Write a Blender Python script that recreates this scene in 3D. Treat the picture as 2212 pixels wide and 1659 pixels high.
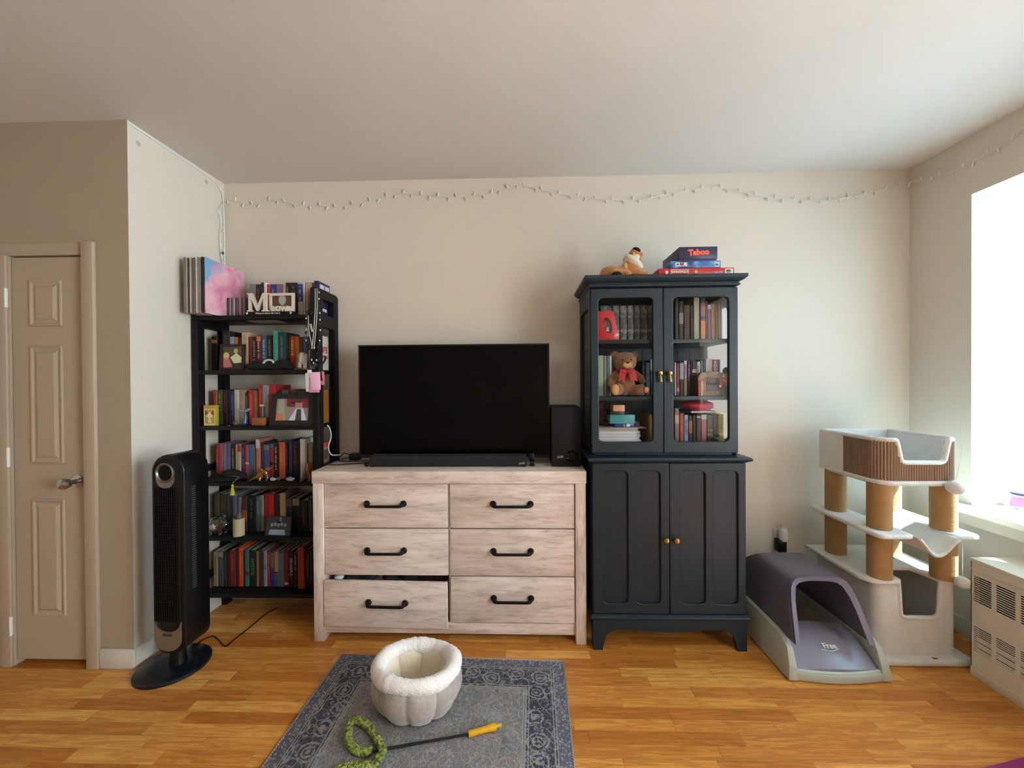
import bpy, bmesh, math, random
from mathutils import Vector, Matrix
from math import sin, cos, pi, radians
random.seed(7)
sc = bpy.context.scene
COL = sc.collection
for o in list(bpy.data.objects): bpy.data.objects.remove(o)

# ------------------------------------------------------------------ camera (metres; X along the far wall, Y away, Z up)
F, YAW, PITCH, ROLL, CAMH = 852.1, -0.0277, -0.0066, -0.0069, 1.3773
W, H = 2212, 1659
_cy, _sy = cos(YAW), sin(YAW)
FW = Vector((_sy*cos(PITCH), _cy*cos(PITCH), sin(PITCH)))
_r = Vector((_cy, -_sy, 0)); _u = _r.cross(FW)
RT = _r*cos(ROLL)+_u*sin(ROLL); UP = -_r*sin(ROLL)+_u*cos(ROLL)
EYE = Vector((0, 0, CAMH))
cam = bpy.data.cameras.new('camera'); co = bpy.data.objects.new('camera', cam); COL.objects.link(co)
cam.sensor_width = 36; cam.lens = 36*F/W; cam.clip_start = .02
co.matrix_world = Matrix.Translation(EYE) @ Matrix((RT, UP, -FW)).transposed().to_4x4()
sc.camera = co
def at(px, py, X=None, Y=None, Z=None):
    "point of the room seen at a pixel of the photograph, on the plane X=, Y= or Z="
    d = FW+RT*((px-W/2)/F)-UP*((py-H/2)/F)
    if Y is not None: t = Y/d.y
    elif X is not None: t = X/d.x
    else: t = (Z-CAMH)/d.z
    return EYE+d*t

# ------------------------------------------------------------------ world, sun, exposure
sc.view_settings.view_transform = 'Standard'; sc.view_settings.look = 'None'
sc.view_settings.gamma = 1; sc.view_settings.use_curve_mapping = False
sc.view_settings.exposure = 0.03
wd = bpy.data.worlds.new('sky'); sc.world = wd; wd.use_nodes = True
bg = wd.node_tree.nodes['Background']; bg.inputs[0].default_value = (.86, .95, 1.0, 1); bg.inputs[1].default_value = 25
sun = bpy.data.lights.new('sun', 'SUN'); sun.energy = 200; sun.angle = .009; sun.color = (1, .96, .9)
so = bpy.data.objects.new('sun', sun); COL.objects.link(so)
so.rotation_euler = Vector((-1, .8, -1.95)).normalized().to_track_quat('-Z', 'Y').to_euler()
def portal(name, loc, sx, sz):
    l = bpy.data.lights.new(name, 'AREA'); l.shape = 'RECTANGLE'; l.size = sz; l.size_y = sx; l.cycles.is_portal = True
    o = bpy.data.objects.new(name, l); COL.objects.link(o); o.location = loc
    o.rotation_euler = (0, radians(90), 0)   # faces -X, into the room
portal('window_portal', (2.80, 1.715, 1.53), .85, 1.63)
portal('fill_window_portal', (2.80, -.40, 1.53), 1.6, 1.63)  # portal of the added, unseen fill window

# ------------------------------------------------------------------ materials
def lin(c):
    if isinstance(c, str):
        c = c.lstrip('#'); c = [int(c[i:i+2], 16)/255 for i in (0, 2, 4)]
    return tuple((x/12.92 if x <= .04045 else ((x+.055)/1.055)**2.4) for x in c)+(1,)
class N:
    "tiny node helper"
    def __init__(s, name):
        s.m = bpy.data.materials.new(name); s.m.use_nodes = True; s.t = s.m.node_tree
        s.b = s.t.nodes['Principled BSDF']; s.out = s.t.nodes['Material Output']
    def n(s, typ, **k):
        x = s.t.nodes.new(typ)
        for a, v in k.items(): setattr(x, a, v)
        return x
    def l(s, a, b): s.t.links.new(a, b)
    def coords(s, scale=(1, 1, 1), rnd=0):
        tc = s.n('ShaderNodeTexCoord'); mp = s.n('ShaderNodeMapping'); mp.inputs['Scale'].default_value = scale
        if rnd:
            oi = s.n('ShaderNodeObjectInfo'); vm = s.n('ShaderNodeVectorMath', operation='SCALE'); vm.inputs[0].default_value = (rnd, rnd*.7, rnd*1.3)
            s.l(oi.outputs['Random'], vm.inputs['Scale']); va = s.n('ShaderNodeVectorMath', operation='ADD')
            s.l(tc.outputs['Object'], va.inputs[0]); s.l(vm.outputs[0], va.inputs[1]); s.l(va.outputs[0], mp.inputs[0])
        else: s.l(tc.outputs['Object'], mp.inputs[0])
        return mp.outputs[0]
    def noise(s, vec, scale, detail=4, rough=.55, dist=0):
        x = s.n('ShaderNodeTexNoise'); x.inputs['Scale'].default_value = scale; x.inputs['Detail'].default_value = detail
        x.inputs['Roughness'].default_value = rough; x.inputs['Distortion'].default_value = dist; s.l(vec, x.inputs['Vector']); return x.outputs['Fac']
    def ramp(s, fac, stops, interp='LINEAR'):
        r = s.n('ShaderNodeValToRGB'); r.color_ramp.interpolation = interp; e = r.color_ramp.elements
        while len(e) < len(stops): e.new(.5)
        for q, (p, c) in zip(e, stops): q.position = p; q.color = lin(c)
        s.l(fac, r.inputs[0]); return r.outputs[0]
    def math(s, op, a, b=None, clamp=False):
        x = s.n('ShaderNodeMath', operation=op, use_clamp=clamp)
        for i, v in enumerate((a, b)):
            if v is None: continue
            if isinstance(v, (int, float)): x.inputs[i].default_value = v
            else: s.l(v, x.inputs[i])
        return x.outputs[0]
    def mix(s, fac, a, b, blend='MIX'):
        x = s.n('ShaderNodeMix', data_type='RGBA', blend_type=blend)
        for i, v in ((0, fac), (6, a), (7, b)):
            if isinstance(v, (int, float)): x.inputs[i].default_value = v
            elif isinstance(v, (tuple, str)): x.inputs[i].default_value = lin(v) if isinstance(v, str) else v
            else: s.l(v, x.inputs[i])
        return x.outputs[2]
    def bump(s, h, strength=.3, dist=.01):
        b = s.n('ShaderNodeBump'); b.inputs['Strength'].default_value = strength; b.inputs['Distance'].default_value = dist
        s.l(h, b.inputs['Height']); s.l(b.outputs[0], s.b.inputs['Normal'])
_mc = {}
def M(col, rough=.6, metal=0, var=.06, bump=0, bscale=60, name=None, spec=.5, sheen=0):
    "plain material with a little mottling"
    k = (str(col), rough, metal, var, bump, bscale, spec, sheen)
    if k in _mc: return _mc[k]
    q = N(name or 'paint_%s' % str(col).strip('#')); c = lin(col)
    if var:
        v = q.coords(); f = q.noise(v, 14, 3)
        d = tuple(max(0, x*(1-var*2)) for x in c[:3])+(1,); e = tuple(min(1, x*(1+var*2)) for x in c[:3])+(1,)
        q.l(q.mix(f, d, e), q.b.inputs['Base Color'])
        if bump: q.bump(q.noise(q.coords(), bscale, 3), bump, .004)
    else:
        q.b.inputs['Base Color'].default_value = c
    q.b.inputs['Roughness'].default_value = rough; q.b.inputs['Metallic'].default_value = metal
    q.b.inputs['Specular IOR Level'].default_value = spec
    if sheen: q.b.inputs['Sheen Weight'].default_value = sheen
    _mc[k] = q.m; return q.m
def glass_mat(name, tint=(1, 1, 1), gloss=.6, base=0.0):
    q = N(name); t = q.n('ShaderNodeBsdfTransparent'); g = q.n('ShaderNodeBsdfGlossy'); g.inputs['Roughness'].default_value = .02
    t.inputs[0].default_value = tint+(1,); fr = q.n('ShaderNodeFresnel'); fr.inputs[0].default_value = 1.45
    mx = q.n('ShaderNodeMixShader'); f = q.math('MULTIPLY_ADD', fr.outputs[0], gloss)
    q.t.nodes[f.node.name].inputs[2].default_value = base
    q.l(f, mx.inputs[0]); q.l(t.outputs[0], mx.inputs[1]); q.l(g.outputs[0], mx.inputs[2]); q.l(mx.outputs[0], q.out.inputs[0]); return q.m
def wall_mat(name, col, b=.12, sc_=40):
    q = N(name); v = q.coords(); c = lin(col); f = q.noise(v, 1.3, 2)
    q.l(q.mix(f, tuple(x*.97 for x in c[:3])+(1,), tuple(min(1, x*1.03) for x in c[:3])+(1,)), q.b.inputs['Base Color'])
    q.b.inputs['Roughness'].default_value = .75; q.b.inputs['Specular IOR Level'].default_value = .25
    h = q.math('ADD', q.noise(v, sc_, 3), q.math('MULTIPLY', q.noise(v, 3, 2), 3)); q.bump(h, b, .006); return q.m
m_wall = wall_mat('wall_paint', '#d9d2c5'); m_ceil = wall_mat('ceiling_paint', '#d2cec7', .2, 7); m_taupe = wall_mat('shaded_taupe_wall', '#ab9d88')  # closet taupe darkened: that side's dimness is put into the colour
m_trim = wall_mat('trim_paint', '#d0cbbf', .05)
m_doorp = wall_mat('shaded_door_tone', '#b4a590', .04)  # door and casing tone darkened too, shade put into the colour
def floor_mat():
    q = N('oak_strip_floor'); tc = q.n('ShaderNodeTexCoord'); sx = q.n('ShaderNodeSeparateXYZ'); q.l(tc.outputs['Object'], sx.inputs[0])
    PW = .0575; row = q.math('FLOOR', q.math('DIVIDE', sx.outputs[1], PW))
    wn = q.n('ShaderNodeTexWhiteNoise', noise_dimensions='1D'); q.l(row, wn.inputs['W'])
    off = q.math('MULTIPLY', wn.outputs['Value'], 7.3)
    wn3 = q.n('ShaderNodeTexWhiteNoise', noise_dimensions='1D'); q.l(q.math('ADD', row, 55.5), wn3.inputs['W'])
    ln = q.math('ADD', q.math('MULTIPLY', wn3.outputs['Value'], .35), .32)
    u = q.math('DIVIDE', q.math('ADD', sx.outputs[0], off), ln)
    seg = q.math('FLOOR', u)
    cb = q.n('ShaderNodeCombineXYZ'); q.l(seg, cb.inputs[0]); q.l(row, cb.inputs[1])
    w2 = q.n('ShaderNodeTexWhiteNoise', noise_dimensions='2D'); q.l(cb.outputs[0], w2.inputs['Vector'])
    base = q.ramp(w2.outputs['Value'], [(0, '#bb7631'), (.3, '#cf8c42'), (.6, '#da9b4b'), (.85, '#e4a857'), (1, '#edb868')])
    # grain: stretched along X, shifted per board
    mp = q.n('ShaderNodeMapping'); mp.inputs['Scale'].default_value = (2.2, 26, 1)
    va = q.n('ShaderNodeVectorMath', operation='ADD'); vs = q.n('ShaderNodeVectorMath', operation='SCALE'); vs.inputs['Scale'].default_value = 19
    q.l(w2.outputs['Color'], vs.inputs[0]); q.l(tc.outputs['Object'], va.inputs[0]); q.l(vs.outputs[0], va.inputs[1]); q.l(va.outputs[0], mp.inputs[0])
    g = q.noise(mp.outputs[0], 2.0, 6, .6, 1.6)
    gr = q.ramp(g, [(.3, '#7a4216'), (.47, '#c9a070'), (.6, '#ffffff')])
    c = q.mix(.42, base, gr, 'MULTIPLY')
    mk = q.n('ShaderNodeMapping'); mk.inputs['Scale'].default_value = (5, 16, 1); q.l(va.outputs[0], mk.inputs[0])
    vo = q.n('ShaderNodeTexVoronoi'); vo.inputs['Scale'].default_value = 1.0; q.l(mk.outputs[0], vo.inputs['Vector'])
    kn = q.ramp(vo.outputs['Distance'], [(0, '#ffffff'), (.1, '#8a8a8a'), (.2, '#000000')])
    c = q.mix(q.math('MULTIPLY', kn, .55), c, '#6b3410')
    fy = q.math('FRACT', q.math('DIVIDE', sx.outputs[1], PW)); fx = q.math('FRACT', u)
    gap = q.math('MAXIMUM', q.math('LESS_THAN', fy, .025), q.math('LESS_THAN', fx, .006))
    c = q.mix(q.math('MULTIPLY', gap, .32), c, '#5a2f10')
    q.l(c, q.b.inputs['Base Color']); q.b.inputs['Roughness'].default_value = .38; q.b.inputs['Specular IOR Level'].default_value = .35
    q.bump(q.math('SUBTRACT', q.math('MULTIPLY', g, .25), gap), .15, .002); return q.m
def weathered(name, c1, c2, c3, axis=0):
    q = N(name); s = [9, 9, 9]; s[axis] = 1.4
    v = q.coords(tuple(s), rnd=7); n1 = q.noise(v, 1.6, 7, .62, 1.0); n2 = q.noise(v, 7, 5, .6, .4)
    c = q.ramp(n1, [(.28, c1), (.5, c2), (.72, c3)]); d = q.ramp(n2, [(.3, '#a8998c'), (.5, '#ffffff')])
    q.l(q.mix(.5, c, d, 'MULTIPLY'), q.b.inputs['Base Color']); q.b.inputs['Roughness'].default_value = .55
    q.bump(n2, .08, .002); return q.m
m_wood = weathered('pale_weathered_oak', '#bfaea2', '#dccbc0', '#eee1d8')
m_woodv = weathered('pale_weathered_oak_upright', '#bfaea2', '#dccbc0', '#eee1d8', 2)
m_cab = M('#192832', .4, 0, .04, .03, 30, 'blue_grey_cabinet_paint', spec=.35)
m_black = M('#08080a', .55, 0, .08, name='black_wood', spec=.3); m_blackp = M('#08090b', .4, 0, 0, name='black_plastic', spec=.35)
m_gloss = M('#030304', .12, 0, 0, name='gloss_black', spec=.12)
m_brass = M('#b08a4a', .3, 1, 0, name='brass'); m_chrome = M('#b8b8bc', .18, 1, 0, name='chrome'); m_steel = M('#8e8e8c', .4, 1, .03, name='brushed_steel')
m_plush = M('#e6e4de', .95, 0, .05, .9, 220, 'cream_plush', sheen=.4); m_sisal = M('#a98355', .95, 0, .1, .9, 160, 'sisal_wrap')
m_cord = M('#8d7560', .9, 0, .1, .3, 200, 'brown_corrugated_card')
m_cream = M('#e2dac9', .5, 0, .03, name='cream_enamel'); m_dark = M('#050505', .9, 0, 0, name='dark_void')
m_white = M('#e8e8e4', .5, 0, 0, name='white_plastic'); m_page = M('#d9cfb8', .9, 0, .1, name='page_edges')
m_glass = glass_mat('clear_glass', gloss=.3); m_wglass = glass_mat('window_glass', gloss=.5); m_dim_glass = glass_mat('dimming_window_glass', (.50, .61, .68), gloss=.5)  # tint of the last glass added to dim and cool incoming daylight

# ------------------------------------------------------------------ mesh builder
class MB:
    def __init__(s): s.v = []; s.f = []; s.sm = []
    def add(s, vs, fs, smooth=False):
        b = len(s.v); s.v += [tuple(x) for x in vs]; s.f += [tuple(i+b for i in f) for f in fs]; s.sm += [smooth]*len(fs); return s
    def box(s, x0, x1, y0, y1, z0, z1, bev=0, seg=2, rot=None, piv=None):
        bm = bmesh.new(); bmesh.ops.create_cube(bm, size=1)
        for v in bm.verts: v.co = Vector(((x0+x1)/2+v.co.x*(x1-x0), (y0+y1)/2+v.co.y*(y1-y0), (z0+z1)/2+v.co.z*(z1-z0)))
        if bev: bmesh.ops.bevel(bm, geom=bm.edges[:], offset=bev, segments=seg, affect='EDGES', profile=.5)
        if rot:
            p = Vector(piv or ((x0+x1)/2, (y0+y1)/2, (z0+z1)/2)); R = rot if isinstance(rot, Matrix) else Matrix.Rotation(rot[1], 3, rot[0])
            for v in bm.verts: v.co = p+R@(v.co-p)
        bm.verts.index_update(); s.add([v.co for v in bm.verts], [[v.index for v in f.verts] for f in bm.faces], bev > 0); bm.free(); return s
    def prism(s, poly, a, b, axis='Z', smooth=False, bev=0):
        "polygon extruded between a and b along an axis; poly in the other two axes (XY, XZ or YZ)"
        def P(u, v, w): return {'Z': (u, v, w), 'Y': (u, w, v), 'X': (w, u, v)}[axis]
        n = len(poly); vs = [P(u, v, a) for u, v in poly]+[P(u, v, b) for u, v in poly]
        fs = [(i, (i+1) % n, n+(i+1) % n, n+i) for i in range(n)]+[tuple(range(n))[::-1], tuple(range(n, 2*n))]
        bm = bmesh.new(); bv = [bm.verts.new(v) for v in vs]
        for f in fs: bm.faces.new([bv[i] for i in f])
        bmesh.ops.recalc_face_normals(bm, faces=bm.faces[:])
        if bev: bmesh.ops.bevel(bm, geom=bm.edges[:], offset=bev, segments=2, affect='EDGES', profile=.5)
        bm.verts.index_update(); s.add([v.co for v in bm.verts], [[v.index for v in f.verts] for f in bm.faces], smooth or bev > 0); bm.free(); return s
    def tube(s, pts, r, seg=10, closed=False, cap=True):
        pts = [Vector(p) for p in pts]; n = len(pts); rs = r if isinstance(r, (list, tuple)) else [r]*n
        ring = []; ref = None
        for i, p in enumerate(pts):
            if closed: t = pts[(i+1) % n]-pts[i-1]
            else: t = pts[min(i+1, n-1)]-pts[max(i-1, 0)]
            t.normalize()
            if ref is None: ref = Vector((0, 0, 1)) if abs(t.z) < .9 else Vector((1, 0, 0))
            a = (ref-t*ref.dot(t)).normalized(); b = t.cross(a); ref = a
            ring.append([p+(a*cos(2*pi*k/seg)+b*sin(2*pi*k/seg))*rs[i] for k in range(seg)])
        vs = [v for q in ring for v in q]; fs = []
        for i in range(n if closed else n-1):
            j = (i+1) % n
            for k in range(seg): fs.append((i*seg+k, i*seg+(k+1) % seg, j*seg+(k+1) % seg, j*seg+k))
        if not closed and cap: fs += [tuple(range(seg))[::-1], tuple(range((n-1)*seg, n*seg))]
        return s.add(vs, fs, True)
    def lathe(s, prof, c, axis='Z', seg=32, ang=2*pi, lump=None):
        "profile [(radius, height)] turned about an axis through c"
        c = Vector(c); vs = []; n = len(prof)
        for k in range(seg):
            a = 2*pi*k/seg
            for (r, h) in prof:
                if lump: r = lump(r, h, a)
                x, y = r*cos(a), r*sin(a); vs.append(c+Vector({'Z': (x, y, h), 'Y': (x, h, y), 'X': (h, x, y)}[axis]))
        fs = [(k*n+i, ((k+1) % seg)*n+i, ((k+1) % seg)*n+i+1, k*n+i+1) for k in range(seg) for i in range(n-1)]
        if axis != 'Z' and axis == 'Y': fs = [f[::-1] for f in fs]
        return s.add(vs, fs, True)
    def ball(s, c, r, seg=16, rot=None):
        r = (r, r, r) if isinstance(r, (int, float)) else r; c = Vector(c); bm = bmesh.new(); bmesh.ops.create_uvsphere(bm, u_segments=seg, v_segments=max(6, seg*2//3), radius=1)
        for v in bm.verts:
            q = Vector((v.co.x*r[0], v.co.y*r[1], v.co.z*r[2])); v.co = c+(rot@q if rot else q)
        bm.verts.index_update(); s.add([v.co for v in bm.verts], [[v.index for v in f.verts] for f in bm.faces], True); bm.free(); return s
    def quad(s, a, b, c, d): return s.add([a, b, c, d], [(0, 1, 2, 3)])
    def mesh(s, name):
        me = bpy.data.meshes.new(name); me.from_pydata(s.v, [], s.f); me.polygons.foreach_set('use_smooth', s.sm); me.update()
        return me
    def bb(s):
        xs, ys, zs = zip(*s.v); return Vector(((min(xs)+max(xs))/2, (min(ys)+max(ys))/2, min(zs)))
def origin(o):
    p = Vector((0, 0, 0))
    while o: p += o.location; o = o.parent
    return p
def link(name, me, mat, parent=None, base=None):
    "link a mesh whose vertices are in room coordinates"
    o = bpy.data.objects.new(name, me); COL.objects.link(o)
    org = origin(parent) if parent else (base or Vector((0, 0, 0)))
    me.transform(Matrix.Translation(-org))
    if parent: o.parent = parent
    else: o.location = org
    if mat: me.materials.append(mat)
    return o
def part(name, mb, mat, parent, label=None):
    me = mb.mesh(name) if isinstance(mb, MB) else mb
    if isinstance(mb, MB) and any(mb.sm): autos(me)
    o = link(name, me, mat, parent)
    if label: o['label'] = label
    return o
def autos(me, ang=40):
    bm = bmesh.new(); bm.from_mesh(me); bmesh.ops.recalc_face_normals(bm, faces=bm.faces[:])
    for e in bm.edges:
        if len(e.link_faces) == 2 and e.calc_face_angle(0) > radians(ang): e.smooth = False
    bm.to_mesh(me); bm.free()
def tag(o, label, cat, group=None, kind=None):
    if label: o['label'] = label
    if cat: o['category'] = cat
    if group: o['group'] = group
    if kind: o['kind'] = kind
    return o
def solo(name, mb, mat, label, cat, group=None, kind=None):
    me = mb.mesh(name); base = mb.bb()
    if any(mb.sm): autos(me)
    return tag(link(name, me, mat, None, base), label, cat, group, kind)
def thing(name, label, cat, loc, group=None, kind=None):
    o = bpy.data.objects.new(name, None); COL.objects.link(o); o.location = loc; o.empty_display_size = .05
    return tag(o, label, cat, group, kind)
def struct(name, mb, mat, parent=None):
    me = mb.mesh(name)
    if any(mb.sm): autos(me)
    o = link(name, me, mat, parent)
    if not parent: o['kind'] = 'structure'
    return o
def rrect(x0, x1, z0, z1, r, seg=5):
    pts = []
    for cx, cz, a in ((x1-r, z1-r, 0), (x0+r, z1-r, 90), (x0+r, z0+r, 180), (x1-r, z0+r, 270)):
        for k in range(seg+1):
            t = radians(a+90*k/seg); pts.append((cx+r*cos(t), cz+r*sin(t)))
    return pts
def shape(outer, holes, t, bevel=0):
    "flat board with holes as a mesh: outline in XY, thickness t along Z (0..t)"
    cu = bpy.data.curves.new('tmp', 'CURVE'); cu.dimensions = '2D'; cu.fill_mode = 'BOTH'; cu.extrude = t/2-bevel; cu.bevel_depth = bevel; cu.bevel_resolution = 1; cu.offset = -bevel
    for poly in [outer]+holes:
        sp = cu.splines.new('POLY'); sp.points.add(len(poly)-1); sp.use_cyclic_u = True
        for p, (x, y) in zip(sp.points, poly): p.co = (x, y, 0, 1)
    o = bpy.data.objects.new('tmp', cu); COL.objects.link(o)
    dg = bpy.context.evaluated_depsgraph_get(); me = bpy.data.meshes.new_from_object(o.evaluated_get(dg), depsgraph=dg)
    me.transform(Matrix.Translation((0, 0, t/2))); bpy.data.objects.remove(o); bpy.data.curves.remove(cu); me.materials.clear(); return me
XZ = Matrix(((1, 0, 0, 0), (0, 0, 1, 0), (0, 1, 0, 0), (0, 0, 0, 1)))   # outline (x,z), thickness to +Y
def board(outer, holes, y0, t, bevel=0):
    me = shape(outer, holes, t, bevel); me.transform(XZ); me.transform(Matrix.Translation((0, y0, 0))); me.flip_normals(); return me
def text_mesh(body, size, depth=.0008, mat4=None, bold=0, align='CENTER', shear=0, spacing=1):
    cu = bpy.data.curves.new('tmp', 'FONT'); cu.body = body; cu.size = size; cu.extrude = depth/2; cu.offset = bold; cu.align_x = align; cu.align_y = 'CENTER'; cu.shear = shear; cu.space_character = spacing
    cu.resolution_u = 3
    o = bpy.data.objects.new('tmp', cu); COL.objects.link(o)
    dg = bpy.context.evaluated_depsgraph_get(); me = bpy.data.meshes.new_from_object(o.evaluated_get(dg), depsgraph=dg)
    bpy.data.objects.remove(o); bpy.data.curves.remove(cu); me.materials.clear()
    if mat4: me.transform(mat4)
    return me
def facing(loc, axis='-Y', roll=0):
    "matrix that puts text (XY plane, facing +Z) on a face looking along axis"
    B = {'-Y': Matrix(((1, 0, 0), (0, 0, -1), (0, 1, 0))), '+X': Matrix(((0, 0, 1), (1, 0, 0), (0, 1, 0))), '+Z': Matrix.Identity(3)}[axis]
    return Matrix.Translation(loc) @ (B @ Matrix.Rotation(roll, 3, 'Z')).to_4x4()
def soften(mb, voxel, smooth=4):
    "melt overlapping balls into one continuous skin"
    me = mb.mesh('tmp'); o = bpy.data.objects.new('tmp', me); COL.objects.link(o)
    r = o.modifiers.new('r', 'REMESH'); r.mode = 'VOXEL'; r.voxel_size = voxel; r.use_smooth_shade = True
    s = o.modifiers.new('s', 'SMOOTH'); s.iterations = smooth; s.factor = .6
    dg = bpy.context.evaluated_depsgraph_get(); m2 = bpy.data.meshes.new_from_object(o.evaluated_get(dg), depsgraph=dg)
    bpy.data.objects.remove(o); bpy.data.meshes.remove(me); m2.materials.clear(); return m2
def catmull(pts, n=8):
    P = [Vector(p) for p in pts]; P = [P[0]*2-P[1]]+P+[P[-1]*2-P[-2]]; out = []
    for i in range(1, len(P)-2):
        for k in range(n):
            t = k/n; a, b, c, d = P[i-1:i+3]
            out.append(.5*((2*b)+(c-a)*t+(2*a-5*b+4*c-d)*t*t+(3*b-a-3*c+d)*t**3))
    out.append(P[-2]); return out

# ------------------------------------------------------------------ the room
XL, XR, YB, CH, YC = -1.8974, 2.357, 2.4728, 2.65, 1.855
XW, YF = -3.9, -3.2
struct('floor', MB().box(XW-.2, XR+.6, YF-.2, YB+.2, -.1, 0), floor_mat())
struct('ceiling', MB().box(XW-.2, XR+.6, YF-.2, YB+.2, CH, CH+.1), m_ceil)
struct('wall_back', MB().box(XW-.15, XR+.6, YB, YB+.15, 0, CH), m_wall)
struct('wall_recess_side', MB().box(XL-.12, XL, YC+.002, YB, 0, CH), m_wall)
DX0, DX1, DZ = -2.503, -2.118, 2.005
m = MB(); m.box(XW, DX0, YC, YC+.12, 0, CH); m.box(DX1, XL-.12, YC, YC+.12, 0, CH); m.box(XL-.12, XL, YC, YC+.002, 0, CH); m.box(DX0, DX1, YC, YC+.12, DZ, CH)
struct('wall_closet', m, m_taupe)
struct('wall_left', MB().box(XW-.15, XW, YF-.15, YB, 0, CH), m_wall)
struct('wall_front', MB().box(XW, XR+.6, YF-.15, YF, 0, CH), m_wall)
WZ0, WZ1, WY0, WY1 = .711, 2.341, 1.29, 2.14
XO = 2.80
m = MB(); m.box(XR, XO, WY1, YB, 0, CH); m.box(XR, XO, YF, WY0, 0, WZ0); m.box(XR, XO, YF, WY1, WZ1, CH)
m.box(XR, XO, WY0, WY1, 0, WZ0-.03); m.box(XR, XO, .4, WY0, WZ0, WZ1); m.box(XR, XO, YF, -1.2, WZ0, WZ1)
struct('wall_right', m, m_wall)
def window(name, y0, y1, gl=None):
    f = MB(); f.box(XO-.05, XO, y0, y0+.04, WZ0, WZ1); f.box(XO-.05, XO, y1-.04, y1, WZ0, WZ1); f.box(XO-.05, XO, y0, y1, WZ0, WZ0+.04); f.box(XO-.05, XO, y0, y1, WZ1-.04, WZ1)
    f.box(XO-.045, XO-.005, y0, y1, 1.51, 1.545)
    w = struct(name, f, m_white); struct('window_pane', MB().box(XO-.027, XO-.023, y0+.035, y1-.035, WZ0+.035, WZ1-.035), gl or m_wglass, w); return w
window('window_1', WY0, WY1, m_dim_glass); window('added_fill_window', -1.2, .4)  # the second window is unseen, added as fill light for the room
struct('trim_1', MB().box(2.255, XO-.05, 1.25, 2.20, WZ0-.028, WZ0, .004), M('#e2dfd6', .35, 0, 0, name='sill_gloss'))
m = MB()   # apron ledge below the sill
m.box(2.29, XR, YF, 2.17, .62, WZ0-.028, .004); struct('trim_2', m, m_wall)
def skirting(name, x0, x1, y0, y1): struct(name, MB().box(x0, x1, y0, y1, 0, .095, .004), m_trim)
skirting('baseboard_back', XL, 2.35, YB-.013, YB); skirting('baseboard_recess', XL, XL+.013, YC, YB-.013)
skirting('baseboard_closet', -2.058, XL+.013, YC-.013, YC); skirting('baseboard_closet_far', XW, -2.563, YC-.013, YC)
skirting('baseboard_right', XR-.013, XR, 1.95, YB-.013)
# closet door
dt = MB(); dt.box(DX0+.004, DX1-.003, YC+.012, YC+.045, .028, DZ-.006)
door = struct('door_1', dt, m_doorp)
def raised(x0, x1, z0, z1):
    y = YC+.012; p = MB(); a = [(x0, y, z0), (x1, y, z0), (x1, y, z1), (x0, y, z1)]
    def ins(d, yy): return [(x0+d, yy, z0+d), (x1-d, yy, z0+d), (x1-d, yy, z1-d), (x0+d, yy, z1-d)]
    L = [ins(-.002, y+.0006), ins(.0, y-.007), ins(.006, y-.007), ins(.014, y+.004-.006), ins(.022, y-.0015), ins(.036, y-.009), ins(.05, y-.009)]
    vs = [v for q in L for v in q]; fs = []
    for i in range(len(L)-1):
        for k in range(4): fs.append((i*4+k, i*4+(k+1) % 4, i*4+4+(k+1) % 4, i*4+4+k))
    fs.append(tuple(range(len(vs)-4, len(vs)))); p.add(vs, fs); return p
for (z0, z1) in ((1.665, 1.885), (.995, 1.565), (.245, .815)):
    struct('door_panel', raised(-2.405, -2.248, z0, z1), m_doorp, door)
kb = MB(); c = Vector((-2.178, YC+.012, .905)); kb.lathe([(0, 0), (.031, 0), (.031, -.006), (.012, -.010), (.011, -.034), (.022, -.044), (.027, -.058), (.024, -.072), (.012, -.08), (0, -.081)], c, 'Y', 24)
struct('door_knob', kb, m_chrome, door)
struct('latch_plate', MB().box(DX1-.004, DX1-.001, YC+.006, YC+.03, .88, .94), m_steel, door)
for z in (1.80, 1.025, .20):
    hb = MB(); hb.box(DX0-.028, DX0+.001, YC-.006, YC-.001, z-.045, z+.045, .001); hb.tube([(DX0-.002, YC-.008, z-.047), (DX0-.002, YC-.008, z+.047)], .005, 8)
    struct('hinge', hb, m_white, door)
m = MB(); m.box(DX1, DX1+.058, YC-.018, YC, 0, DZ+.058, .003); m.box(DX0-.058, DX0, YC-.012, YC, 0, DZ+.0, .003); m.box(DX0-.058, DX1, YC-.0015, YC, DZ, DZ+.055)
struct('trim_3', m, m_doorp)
# thin cable along the top of the recess wall
pts = [(XL+.004, YC+.005, CH-.012), (XL+.004, 2.33, CH-.02), (XL+.006, 2.42, CH-.05), (XL+.008, 2.455, CH-.13), (XL+.008, 2.46, 2.0), (XL+.008, 2.46, 1.8)]
solo('wall_cable', MB().tube(catmull(pts, 6), .0035, 6), m_white, 'thin white cable running along the top of the recess wall and down its corner', 'cable')
for i, q in enumerate([(299, 310), (446, 393)]):
    p = at(*q, X=XL); o = solo('adhesive_patch', MB().lathe([(0, .0025), (.011, .002), (.013, 0)], (XL, p.y, p.z), 'X', 16), M('#b5b0a8', .8, 0, 0),
         ['round grey adhesive patch high on the recess wall, nearest the closet corner', 'small round grey adhesive patch on recess wall, nearest the back wall'][i], 'adhesive patch')

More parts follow.
